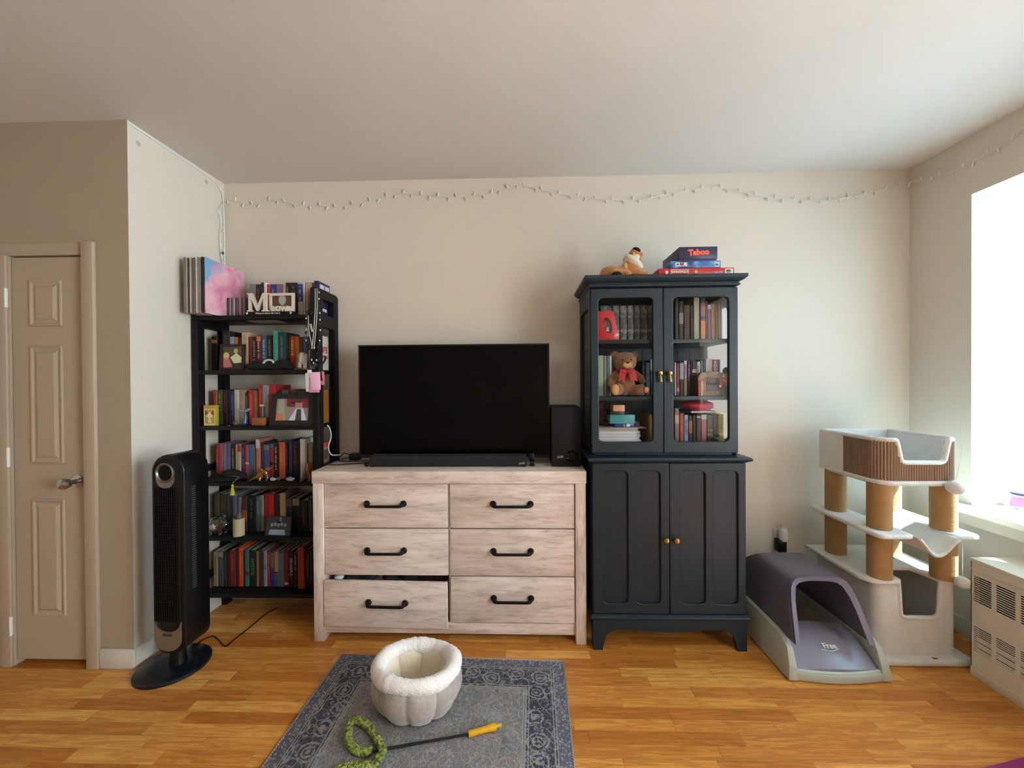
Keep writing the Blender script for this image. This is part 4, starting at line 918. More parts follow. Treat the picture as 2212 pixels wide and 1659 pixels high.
solo('coin', MB().lathe([(0, 0), (.009, 0), (.009, .002), (0, .002)], (-1.69, 2.218, z+.0002), seg=16), m_brass, 'small brass coin lying on third bookcase shelf below the white book', 'coin')
solo('wooden_block', MB().box(-1.555, -1.478, 2.212, 2.25, z+.0002, z+.046, .006), M('#8a5428', .5, 0, .15), 'plain brown wooden block on third bookcase shelf, left of the black frame', 'block')
vi = thing('souvenir_vial', 'small corked vial figure standing behind the wooden block, third bookcase shelf', 'vial', (-1.525, 2.266, z))
part('vial', MB().lathe([(0, 0), (.014, 0), (.014, .10), (.012, .108), (0, .108)], (-1.525, 2.266, z+.0002), seg=16), M('#5c4440', .4, 0, .3), vi)
part('cork', MB().lathe([(0, 0), (.016, 0), (.017, .010), (0, .012)], (-1.525, 2.266, z+.1082), seg=16), M('#c0a888', .7, 0, .05), vi)
# graduation cap with tassel on the fourth shelf
z = SZ[3]; gc = thing('graduation_cap', 'black graduation cap with yellow tassel lying on the fourth bookcase shelf', 'cap', (-1.73, 2.245, z))
b = MB(); b.box(-1.835, -1.625, 2.19, 2.275, z+.012, z+.018, .001, rot=(Matrix.Rotation(radians(-4), 3, 'Y')@Matrix.Rotation(radians(14), 3, 'X'))); part('board', b, M('#0d0e11', .9, 0, .1, .2, 200, 'black_felt'), gc)
b = MB(); b.ball((-1.70, 2.25, z+.035), (.062, .03, .026)); b.ball((-1.665, 2.245, z+.022), (.06, .03, .02)); part('crown', soften(b, .004, 3), M('#0d0e11', .9, 0, .1, .2, 200, 'black_felt'), gc)
tp = [at(508, 1034, Y=2.19), at(500, 1040, Y=2.185), at(503, 1045, Y=2.185)]
ty_ = 2.19; a0 = at(516, 1030, Y=ty_); a1 = at(503, 1043, Y=ty_-.004); a2 = at(502, 1047, Y=ty_-.004); a3 = at(499, 1068, Y=ty_-.004)
part('tassel_cord', MB().tube([(-1.68, 2.22, z+.03), a0, a1, a2], .0016, 6), M('#8c8c5c', .8, 0, 0), gc)
b = MB(); b.lathe([(0, .002), (.006, 0), (.006, -.010), (.0045, -.013), (.008, -.026), (.014, -.058), (.010, -.060), (0, -.058)], a2, seg=14); part('tassel', b, M('#b8b040', .8, 0, .15, .5, 300), gc)
part('lining', MB().box(-1.855, -1.79, 2.205, 2.235, z+.002, z+.006, .001), M('#8c8a2c', .8, 0, .05), gc)
go = thing('gilded_figurine', 'shiny copper-gold animal figurine in middle of fourth bookcase shelf', 'figurine', (-1.50, 2.225, z))
b = MB(); b.ball((-1.515, 2.225, z+.028), (.030, .014, .018), rot=Matrix.Rotation(radians(-30), 3, 'Y')); b.ball((-1.485, 2.222, z+.048), (.018, .013, .016)); b.ball((-1.468, 2.220, z+.068), (.015, .012, .013)); b.ball((-1.503, 2.220, z+.062), (.009, .006, .012))
b.tube([(-1.52, 2.222, z+.03), (-1.548, 2.212, z+.014), (-1.572, 2.206, z+.004)], [.010, .006, .003], 8); b.tube([(-1.47, 2.218, z+.04), (-1.462, 2.21, z+.02), (-1.47, 2.21, z+.003)], [.008, .006, .006], 8); b.tube([(-1.51, 2.22, z+.03), (-1.51, 2.212, z+.003)], [.009, .007], 8); b.tube([(-1.452, 2.218, z+.072), (-1.440, 2.214, z+.08)], [.006, .002], 8)
part('body', soften(b, .0025, 1), M('#b07848', .28, .85, .2, name='copper_gilding'), go)
R = random.Random(4)
def crystal(x, y, zz, s, col, lab):
    bm = bmesh.new(); bmesh.ops.create_icosphere(bm, subdivisions=1, radius=s)
    for v in bm.verts: v.co = Vector((v.co.x*R.uniform(1, 1.7), v.co.y*R.uniform(.6, .9), v.co.z*R.uniform(.6, 1.1)))
    lo = min(v.co.z for v in bm.verts)
    b = MB().add([(v.co.x+x, v.co.y+y, v.co.z+zz-lo) for v in bm.verts], [[v.index for v in f.verts] for f in bm.faces]); bm.free()
    solo('crystal', b, M(col, .25, .2, .2), lab, 'crystal')
crystal(-1.437, 2.220, z, .014, '#a8b4ac', 'pale silvery crystal just right of the gold figurine'); crystal(-1.408, 2.225, z, .013, '#4c6464', 'dull green crystal lying right of the pale silvery crystal')
crystal(-1.338, 2.222, z, .019, '#98a4b4', 'blue-white crystal cluster on fourth shelf, left of the wooden feet')
b = MB(); wf = thing('wooden_figurine', 'small brown wooden figurine with two feet at right of fourth bookcase shelf', 'figurine', (-1.24, 2.225, z))
b.tube([(-1.262, 2.212, z+.004), (-1.258, 2.225, z+.03), (-1.245, 2.232, z+.07), (-1.243, 2.232, z+.10)], [.010, .009, .013, .008], 10); b.tube([(-1.218, 2.212, z+.004), (-1.226, 2.225, z+.03), (-1.243, 2.232, z+.06)], [.010, .009, .012], 10); b.ball((-1.262, 2.206, z+.007), (.010, .016, .007)); b.ball((-1.216, 2.206, z+.007), (.010, .016, .007))
part('body', soften(b, .003, 1), M('#6c4026', .5, 0, .15), wf)
# fifth shelf: glass pig, lint roller
z = SZ[4]; pg = thing('glass_piggy_bank', 'clear glass piggy bank with a few coins inside, left of fifth bookcase shelf', 'piggy bank', (-1.77, 2.235, z))
b = MB(); b.ball((-1.775, 2.235, z+.058), (.058, .042, .046), 20); b.ball((-1.722, 2.225, z+.062), (.018, .018, .016), 12)
for dx in (-.03, .03):
    for dy in (-.02, .02): b.tube([(-1.775+dx, 2.235+dy, z+.028), (-1.775+dx, 2.235+dy, z+.001)], [.011, .009], 10)
b.ball((-1.745, 2.215, z+.10), (.010, .004, .012), 10); b.ball((-1.745, 2.25, z+.10), (.010, .004, .012), 10)
part('glass_body', soften(b, .003, 1), glass_mat('pig_glass', gloss=.9, base=.10), pg)
b = MB(); 
for i in range(9): b.lathe([(0, -.001), (.010, -.001), (.010, .001), (0, .001)], (-1.79+.009*(i % 5), 2.235+.006*(i % 3), z+.030+.005*(i//2)), 'XYZ'[(i) % 3] if (i % 3) else 'Z', 14)
part('coins', b, M('#7c4c38', .4, .7, .2), pg); part('paper_slip', MB().box(-1.822, -1.79, 2.225, 2.24, z+.03, z+.052, .002), m_wh, pg)
lr = thing('lint_roller', 'lint roller with cream sheets and grey handle standing on fifth shelf', 'lint roller', (-1.643, 2.225, z))
part('sheet_roll', MB().lathe([(0, 0), (.029, 0), (.029, .098), (.018, .099), (0, .098)], (-1.643, 2.225, z+.0002), seg=28), M('#b8ab8c', .8, 0, .05), lr)
part('handle', MB().tube([(-1.641, 2.225, z+.098), (-1.641, 2.225, z+.112), (-1.640, 2.225, z+.13), (-1.638, 2.225, z+.16), (-1.636, 2.225, z+.20), (-1.636, 2.225, z+.222)], [.024, .018, .010, .010, .013, .010], 14), M('#4c4a46', .5, 0, .03), lr)

# lanyards, beads and badges hanging from the front post of the bookcase
la = thing('lanyard_bundle', 'black lanyards holding pink and white badges, hanging off the bookcase post', 'lanyard', (-1.18, 2.18, 1.43))
LP = lambda u, v, y=2.175: at(640+u/6.38, 600+v/6.38, Y=y)
m_lan = M('#0a0a0c', .3, 0, 0, name='black_satin_strap')
def strap(pts, w=.0055): 
    P = catmull([LP(*p) for p in pts], 6); b = MB(); vs = []
    for p in P: vs += [p+Vector((-w, 0, 0)), p+Vector((w, 0, 0)), p+Vector((w, .0016, 0)), p+Vector((-w, .0016, 0))]
    fs = [(i*4+k, i*4+(k+1) % 4, i*4+4+(k+1) % 4, i*4+4+k) for i in range(len(P)-1) for k in range(4)]; return b.add(vs, fs)
part('strap', strap([(215, 130), (195, 400), (175, 600), (205, 900), (215, 1180)], .009), m_lan, la)
part('strap', strap([(262, 125), (275, 400), (265, 700), (240, 950), (235, 1200)], .009), m_lan, la)
part('strap', strap([(235, 130, 2.171), (240, 400, 2.171), (238, 700, 2.171), (215, 1000, 2.171), (222, 1220, 2.171)], .008), m_lan, la)
for u in (258, 285): part('strap_edge', strap([(u, 145, 2.169), (u+2, 420, 2.169), (u-22, 780, 2.169), (u-45, 980, 2.169)], .0016), m_wh, la, 'pale edge piping')
part('strap_edge', strap([(162, 520, 2.169), (176, 740, 2.169), (222, 970, 2.169)], .0014), m_wh, la)
p = LP(212, 690, 2.1672); part('strap_lettering', text_mesh('mmm', .020, .0006, facing((p.x, p.y, p.z), '-Y', -pi/2+.25), .0006), m_wh, la)
part('strap', strap([(300, 1150, 2.168), (350, 1080, 2.168), (400, 1090, 2.168), (380, 1160, 2.168), (330, 1240, 2.168), (335, 1330, 2.168), (350, 1420, 2.168)], .006), M('#2c1838', .5, 0, 0), la, 'purple strap')
b = MB()
for u, v in ((205, 1235), (240, 1235), (270, 1200)): c = LP(u, v, 2.165); b.tube([(c.x+.005*cos(a), c.y, c.z+.007*sin(a)) for a in [2*pi*k/14 for k in range(14)]], .0014, 6, True)
part('metal_clips', b, m_chrome, la)
def badge(u0, u1, v0, v1, y, col, tilt, lab):
    a = LP(u0, v1, y); c = LP(u1, v0, y)
    part('badge', MB().box(a.x, c.x, y, y+.0025, a.z, c.z, .001, rot=('Y', radians(tilt))), M(col, .25, 0, .04), la, lab)
badge(318, 384, 1290, 1478, 2.172, '#d87c84', 0, 'salmon badge'); badge(128, 300, 1310, 1570, 2.168, '#e9e2ec', -2, 'white badge'); badge(178, 318, 1370, 1582, 2.164, '#e49ab8', -1, 'rose badge'); badge(196, 330, 1300, 1545, 2.160, '#f0bcdc', -2, 'pink badge'); badge(150, 210, 1268, 1330, 2.170, '#eeeef2', 0, 'white tag')
nk = thing('bead_necklace', 'string of dark red and pearl beads hanging beside the black lanyards', 'necklace', (-1.17, 2.163, 1.6))
bl_ = [(305, 165, 1), (315, 200, 0), (312, 245, 1), (312, 290, 0), (312, 335, 1), (315, 385, 1), (320, 440, 1), (324, 485, 0), (326, 530, 1), (327, 578, 0), (328, 630, 1), (328, 680, 2), (333, 722, 0), (332, 775, 1), (345, 830, 2), (322, 865, 0), (320, 905, 1), (300, 955, 2), (285, 1040, 1), (280, 1135, 0), (238, 1175, 0),
       (155, 470, 2), (138, 515, 1), (135, 560, 0), (138, 610, 1), (138, 665, 1), (138, 708, 0), (135, 760, 2), (132, 815, 1), (135, 860, 0), (155, 910, 2), (250, 965, 0), (212, 1130, 0)]
for u, v, k in bl_:
    c = LP(u, v, 2.163 if u > 200 else 2.168); part('bead', MB().ball(c, (.0036, .0036, .006) if k < 2 else (.0085, .006, .0075), 10), [M('#d8d4cc', .2, 0, 0), M('#5c1812', .25, 0, 0), M('#241012', .25, 0, 0)][k], nk)
part('thread', MB().tube(catmull([LP(u, v, 2.1635) for u, v, k in bl_[:21]], 3), .0009, 5), m_black, nk)
part('thread', MB().tube(catmull([LP(u, v, 2.1685) for u, v, k in bl_[21:31]], 3), .0009, 5), m_black, nk)

# ------------------------------------------------------------------ things inside the cabinet
rb = thing('picture_box', 'red gift picture box with oval photo and white bow, cabinet top left bay', 'picture box', (.46, 2.11, 1.5925))
Yr = 2.105
P = [at(1297, 672, Y=Yr), at(1325, 672, Y=Yr), at(1338.5, 729, Y=Yr), at(1297, 729, Y=Yr)]
poly = [(P[0].x-.012, P[0].z), (P[1].x, P[1].z), (P[2].x, 1.5925), (P[3].x-.012, 1.5925)]
part('box', MB().prism(poly[::-1], Yr, Yr+.03, 'Y', bev=.001), m_red, rb)
cx_, cz_ = at(1313, 703, Y=Yr)[0], at(1313, 703, Y=Yr)[2]; R_ = radians(22)
def rot_ell(rx, rz, n=20): return [(cx_+rx*cos(t)*cos(R_)-rz*sin(t)*-sin(R_)*-1, cz_+rz*sin(t)*cos(R_)-rx*cos(t)*sin(R_)*-0) for t in [2*pi*k/n for k in range(n)]]
part('oval_photo', MB().prism([(cx_+.021*cos(t)-.016*sin(t)*.5, cz_+.042*sin(t)) for t in [2*pi*k/24 for k in range(24)]], Yr-.001, Yr+.001, 'Y'), M('#2c1c20', .4, 0, .2), rb)
part('photo_figure', MB().prism([(cx_-.012+.009*cos(t), cz_+.006+.022*sin(t)) for t in [2*pi*k/16 for k in range(16)]], Yr-.0016, Yr, 'Y'), M('#8c3c44', .4, 0, .2), rb)
part('photo_figure', MB().prism([(cx_-.010, cz_-.030), (cx_+.008, cz_-.034), (cx_+.004, cz_-.008), (cx_-.006, cz_-.010)], Yr-.0017, Yr, 'Y'), M('#9c98b0', .4, 0, .2), rb); part('photo_figure', MB().prism([(cx_+.002, cz_-.012), (cx_+.014, cz_-.014), (cx_+.008, cz_+.022), (cx_-.002, cz_+.024)], Yr-.0014, Yr, 'Y'), M('#5c4448', .4, 0, .3), rb)
b = MB(); c = at(1332, 724, Y=Yr-.002)
for a in (20, 75, 140, 200): b.tube([c, c+Vector((.015*cos(radians(a)), -.002, .012*sin(radians(a))))], .0025, 6)
part('bow', b, m_wh, rb)
def cbox(name, u0, u1, v0, v1, y, dp, col, lab, cat, z=None, r=.35, bev=.001):
    a = at(u0, v1, Y=y); c = at(u1, v0, Y=y); z0 = a.z if z is None else z
    return solo(name, MB().box(a.x, c.x, y, y+dp, z0, c.z, bev), M(col, r, 0, .06), lab, cat), z0, c.z, a.x, c.x
# papers and boxes, bottom left bay
pz = 1.0422; ys = 2.13; stack = [(959, 948, 1297, 1391), (948, 943.5, 1296, 1388), (943.5, 938, 1296, 1389), (938, 934, 1296, 1389), (934, 930.5, 1296, 1385)]
names_ = ['lowest magazine of the white stack in the cabinet bottom left bay', 'second magazine from the bottom of the white stack in cabinet', 'middle magazine of the white stack in the cabinet', 'fourth magazine up in the white stack in the cabinet', 'greyish magazine below the transparent folder in the cabinet stack']
zz = pz; ztop = at(1340, 925, Y=ys).z; hh = (ztop-pz)/5.0
for i in range(5):
    x1 = [.632, .624, .627, .627, .615][i]
    solo('magazine', MB().box(.40, x1, ys+.004*(i % 2), 2.36, zz+.0003, zz+hh-.0006, .001), M(['#eceef2', '#e4e4ea', '#dcd8de', '#d8dce6', '#a8a49c'][i], .5, 0, .08), names_[i], 'magazine', 'magazines in the cabinet'); zz += hh
solo('clear_folder', MB().box(.40, .655, ys-.01, 2.36, zz, zz+.003, .0005), M('#b8b8b4', .3, 0, 0), 'thin clear plastic folder on top of the white magazine stack', 'folder'); zz += .0035
o, a0, zt_, xa_, xb_ = cbox('card_game_box', 1328, 1370, 915, 925, 2.15, .10, '#24408c', 'small blue children game box under the teal box in the cabinet', 'box', zz)
part('printed_star', MB().prism([(xa_+.045, zt_-.006), (xa_+.052, zt_-.006), (xa_+.058, zz+.003), (xa_+.050, zz+.003)], 2.1492, 2.15, 'Y'), M('#c8c04c', .5, 0, 0), o); part('printed_bear', MB().ball((xb_-.032, 2.1498, (zz+zt_)/2), (.011, .001, .008)), m_wh, o)
o = cbox('grey_box', 1371.5, 1381, 911, 925, 2.16, .09, '#6c6468', 'small grey box right of the blue game box in the cabinet', 'box', zz)
o, a0, zt2, xa2, xb2 = cbox('teal_box', 1318, 1372, 896, 914.5, 2.145, .13, '#3a9aa0', 'teal box on top of the blue game box in cabinet bottom left bay', 'box', zt_+.0003)
o, a0, zt3, xa3, xb3 = cbox('dark_box', 1319, 1349, 888.5, 896, 2.155, .10, '#2c1618', 'flat dark maroon box on top of the teal box', 'box', zt2+.0003)
o = cbox('cream_box', 1325, 1349.5, 875, 888, 2.155, .08, '#d8a888', 'small peach-cream box, topmost on the teal box pile', 'box', zt3+.0003, .4)
g = at(1404, 940, Y=2.17); g2_ = at(1404, 895, Y=2.17)
solo('golden_case', MB().box(g.x-.008, g.x+.012, 2.17, 2.30, pz, g2_.z, .006), M('#8a6c30', .4, .2, .1), 'tall mustard-gold case at the right edge of cabinet bottom left bay', 'case')
pl = thing('brown_plush', 'dark brown soft toy slumped at left of cabinet bottom left bay', 'soft toy', (.44, 2.25, zz))
b = MB(); b.ball((.43, 2.26, zz+.045), (.045, .04, .045)); b.ball((.428, 2.25, zz+.105), (.038, .035, .035)); b.ball((.462, 2.225, zz+.018), (.028, .04, .017)); b.ball((.455, 2.225, zz+.075), (.022, .02, .022))
part('body', soften(b, .004, 3), M('#4c241c', .95, 0, .1, .8, 120, 'brown_plush_fur'), pl)
# beret on a purple book, bottom right bay
zt = at(1515, 894, Y=2.15).z; bk_ = at(1520, 893, Y=2.17)
zb_ = max(o.location.z for o in bpy.data.objects if o.name.startswith('golden_case'))
ztop = 0
for o in bpy.data.objects:
    if o.get('category') == 'book' and o.get('group', '').startswith('books in cabinet bottom right'):
        for c in o.children:
            if c.name.startswith('cover') and -.0 < o.location.x-.835 and o.location.x < .975: ztop = max(ztop, max(v.co.z for v in c.data.vertices)+o.location.z)
fb = thing('book', 'flat purple book lying across the bottom right books under the pink hat', 'book', (.90, 2.2, ztop), 'books in cabinet bottom right bay')
xl_, xr_ = at(1492, 892, Y=2.15).x, at(1546, 892, Y=2.15).x
part('cover', MB().box(xl_, xr_, 2.15, 2.32, ztop+.0005, ztop+.012, .001), M('#4c4480', .4, 0, .05), fb); part('pages', MB().box(xl_+.004, xr_-.002, 2.1485, 2.30, ztop+.002, ztop+.0105), m_page, fb)
ht = thing('pink_beret', 'bright pink felt beret resting on the flat purple book in the cabinet', 'hat', (.9, 2.22, ztop+.012))
hx0, hx1 = at(1474, 882, Y=2.2).x, at(1545, 882, Y=2.2).x
b = MB(); b.ball(((hx0+hx1)/2, 2.23, ztop+.0125+.030), ((hx1-hx0)/2, .085, .024)); b.ball(((hx0+hx1)/2+.01, 2.23, ztop+.0125+.014), ((hx1-hx0)/2*.88, .08, .012)); part('felt', soften(b, .004, 3), M('#c83c64', .9, 0, .06, .4, 160), ht)
part('band', MB().lathe([(.060, 0), (.062, .008), (.058, .010)], ((hx0+hx1)/2+.01, 2.23, ztop+.0125)), M('#d8506c', .9, 0, .05), ht)
# brown treasure box, thin booklets and guardsman, middle right bay
z = 1.2945; a = at(1516, 856, Y=2.105); c = at(1558, 802, Y=2.105)
br = thing('wooden_box', 'open brown map-printed box leaning in front of the big pale grey book', 'box', ((a.x+c.x)/2, 2.11, z))
q = N('old_map_print'); v = q.coords(); q.l(q.ramp(q.noise(v, 30, 5, .6, 1), [(.35, '#4c3828'), (.55, '#7c6048'), (.7, '#a08464')]), q.b.inputs['Base Color'])
hz = c.z-z
part('frame', board([(a.x-.02, z), (c.x+.01, z), (c.x+.01, z+hz-.008), (c.x-.03, z+hz), (a.x+.0, z+hz-.006), (a.x-.02, z+hz-.03)], [[(a.x+.022, z+.024), (c.x-.012, z+.024), (c.x-.012, z+hz-.035), (a.x+.022, z+hz-.035)]], 2.105, .035, .001), q.m, br)
part('drawer', MB().box(a.x+.021, c.x-.011, 2.112, 2.139, z+.023, z+hz/2-.004, .001), M('#2c1612', .4, 0, .1), br); part('drawer', MB().box(a.x+.021, c.x-.011, 2.112, 2.139, z+hz/2-.002, z+hz-.034, .001), M('#2c1612', .4, 0, .1), br)
for (u0, u1, v0, col, lab, yy) in ((1508, 1513.5, 821, '#9c3820', 'small rust booklet at left of the brown map-printed box', 2.095), (1514, 1519, 823, '#a89878', 'small cream booklet at left of the brown map-printed box', 2.093)):
    a_ = at(u0, v0, Y=yy); b_ = at(u1, v0, Y=yy)
    t = thing('booklet', lab, 'booklet', ((a_.x+b_.x)/2, yy+.02, z)); part('cover', MB().box(a_.x, b_.x, yy, yy+.008, z, a_.z, .001), M(col, .5, 0, .1), t)
gx = at(1567, 850, Y=2.09).x
gd = thing('guardsman_figurine', 'toy guardsman in red tunic and tall black bearskin, right end of cabinet shelf', 'figurine', (gx, 2.09, z))
H_ = at(1567, 794, Y=2.09).z-z; y = 2.094
b = MB()
for s in (-1, 1): b.tube([(gx+s*.008-.004, y, z+.004), (gx+s*.008-.003, y, z+H_*.25), (gx+s*.006-.002, y, z+H_*.40)], [.0075, .0075, .009], 10); b.ball((gx+s*.009-.006, y-.006, z+.004), (.008, .012, .0045), 10)
part('trousers', b, M('#141412', .6, 0, 0), gd)
b = MB(); b.tube([(gx-.003, y, z+H_*.34), (gx-.001, y, z+H_*.5), (gx, y, z+H_*.66)], [.016, .017, .015], 14); b.tube([(gx-.014, y, z+H_*.64), (gx-.024, y-.003, z+H_*.5), (gx-.026, y-.005, z+H_*.38)], [.007, .0065, .006], 8); b.tube([(gx+.015, y, z+H_*.64), (gx+.024, y, z+H_*.5), (gx+.019, y-.006, z+H_*.38)], [.007, .0065, .006], 8)
part('tunic', b, M('#7c1418', .6, 0, .05), gd)
part('belt_sash', MB().box(gx-.014, gx+.012, y-.0185, y-.015, z+H_*.50, z+H_*.525, .001, rot=('Y', radians(15))), m_brass, gd); part('white_glove', MB().ball((gx-.027, y-.006, z+H_*.34), .0055, 8), m_wh, gd)
part('head', MB().ball((gx+.002, y-.002, z+H_*.735), (.010, .010, .013), 12), M('#b08c6c', .6, 0, .03), gd); part('bearskin_hat', MB().ball((gx+.010, y, z+H_*.87), (.022, .018, .022), 14), M('#120c0c', .95, 0, .1, 1, 200, 'bearskin'), gd)

# ------------------------------------------------------------------ tower fan and its cord
fn = thing('tower_fan', 'black oscillating tower fan with silver control ring on an oval base', 'fan', (-1.69, 1.87, 0))
part('base', MB().lathe([(0, .001), (.150, .001), (.150, .012), (.142, .019), (.06, .026), (0, .028)], (-1.712, 1.868, 0), seg=56), M('#10151b', .3, 0, .03, name='satin_black_plastic'), fn)
part('neck', MB().tube([(-1.685, 1.865, .025), (-1.685, 1.865, .10)], [.036, .030], 20), m_blackp, fn)
fcx, fw, fz0, fz1 = -1.641, .080, .132, 1.052; fy0, fy1 = 1.762, 1.90
def stadium(c, hw, z0, z1, n=14): 
    r = hw; return [(c+r*cos(a), z1-r+r*sin(a)) for a in [pi*k/n for k in range(n+1)]]+[(c+r*cos(a), z0+r*.8+r*.8*sin(a)) for a in [pi+pi*k/n for k in range(n+1)]]
Rf = Matrix.Rotation(radians(-3), 3, 'Z'); pv = Vector((fcx, fy0, 0))
def turn(me): 
    me.transform(Matrix.Translation(pv) @ Rf.to_4x4() @ Matrix.Translation(-pv)); return me
b = MB().prism(stadium(fcx+.008, fw, fz0, fz1), fy0, fy1, 'Y', bev=.007); me = b.mesh('x'); autos(me, 50); part('housing', turn(me), M('#090a0d', .32, 0, 0, name='fan_housing', spec=.35), fn)
b = MB().prism(stadium(fcx+.004, fw-.017, fz0+.13, fz1-.015), fy0-.004, fy0+.004, 'Y'); me = b.mesh('x'); part('grille_panel', turn(me), m_dark, fn)
g = MB()
for i in range(11): xx = fcx+.004-.054+i*.0108; g.box(xx-.0016, xx+.0016, fy0-.009, fy0-.003, fz0+.155, fz1-.15)
for i in range(42): zz_ = fz0+.16+i*.0136; g.box(fcx-.056, fcx+.064, fy0-.0075, fy0-.0045, zz_, zz_+.0018)
me = g.mesh('x'); part('front_grille', turn(me), m_blackp, fn)
g = MB().lathe([(.034, .0), (.036, -.006), (.041, -.010), (.046, -.006), (.046, 0)], (fcx+.004, fy0-.004, fz1-.082), 'Y', 36); me = g.mesh('x'); autos(me); part('control_ring', turn(me), m_steel, fn)
g = MB().prism([(fcx+.004+.046*cos(a), fz1-.082+.046*sin(a)) for a in [pi+pi*k/12 for k in range(13)]]+[(fcx+.004+.046*cos(a), fz1-.108+.046*sin(a)) for a in [2*pi-pi*k/12 for k in range(13)]], fy0-.008, fy0-.002, 'Y'); me = g.mesh('x'); part('control_ring_skirt', turn(me), m_steel, fn)
g = MB().lathe([(0, -.004), (.034, -.004)], (fcx+.004, fy0-.003, fz1-.082), 'Y', 30); me = g.mesh('x'); part('control_dial', turn(me), m_gloss, fn)
zl = fz0+.010
pl_ = [(fcx+.004+(fw-.014)*cos(a), zl+.062+(fw-.020)*.9*sin(a)) for a in [pi+pi*k/14 for k in range(15)]]+[(fcx+.004+(fw-.014), zl+.145)]+[(fcx+.004+(fw-.014)*cos(a), zl+.145+.05*sin(a)) for a in [2*pi-pi*k/14 for k in range(1, 14)]]+[(fcx+.004-(fw-.014), zl+.145)]
g = MB().prism(pl_, fy0-.006, fy0+.002, 'Y'); me = g.mesh('x'); part('lower_plate', turn(me), M('#8c8478', .35, .6, .03), fn)
g = MB().box(fcx-.018, fcx+.028, fy0-.008, fy0-.005, zl+.078, zl+.090, .001); me = g.mesh('x'); part('name_plate', turn(me), M('#4c463c', .4, .5, .1), fn)
g = MB()
for i in range(46): z_ = .42+i*.0105; g.box(fcx+fw+.006, fcx+fw+.0095, 1.80, 1.822, z_, z_+.005)
me = g.mesh('x'); part('side_vents', turn(me), M('#3c3c40', .4, 0, 0), fn)
cp = [at(405, 1392, Z=.006), at(430, 1388, Z=.004), at(455, 1375, Z=.004), at(468, 1378, Z=.004), at(487, 1396, Z=.004), at(505, 1382, Z=.004), at(530, 1363, Z=.004), at(552, 1345, Z=.004), at(575, 1326, Z=.004), at(600, 1312, Z=.004)]
cp[0] = Vector((-1.675, 1.99, .006))
solo('fan_cord', MB().tube(catmull(cp, 8), .003, 6), m_blackp, 'black power cord zigzagging over the floor from the fan to under the bookcase', 'cord')

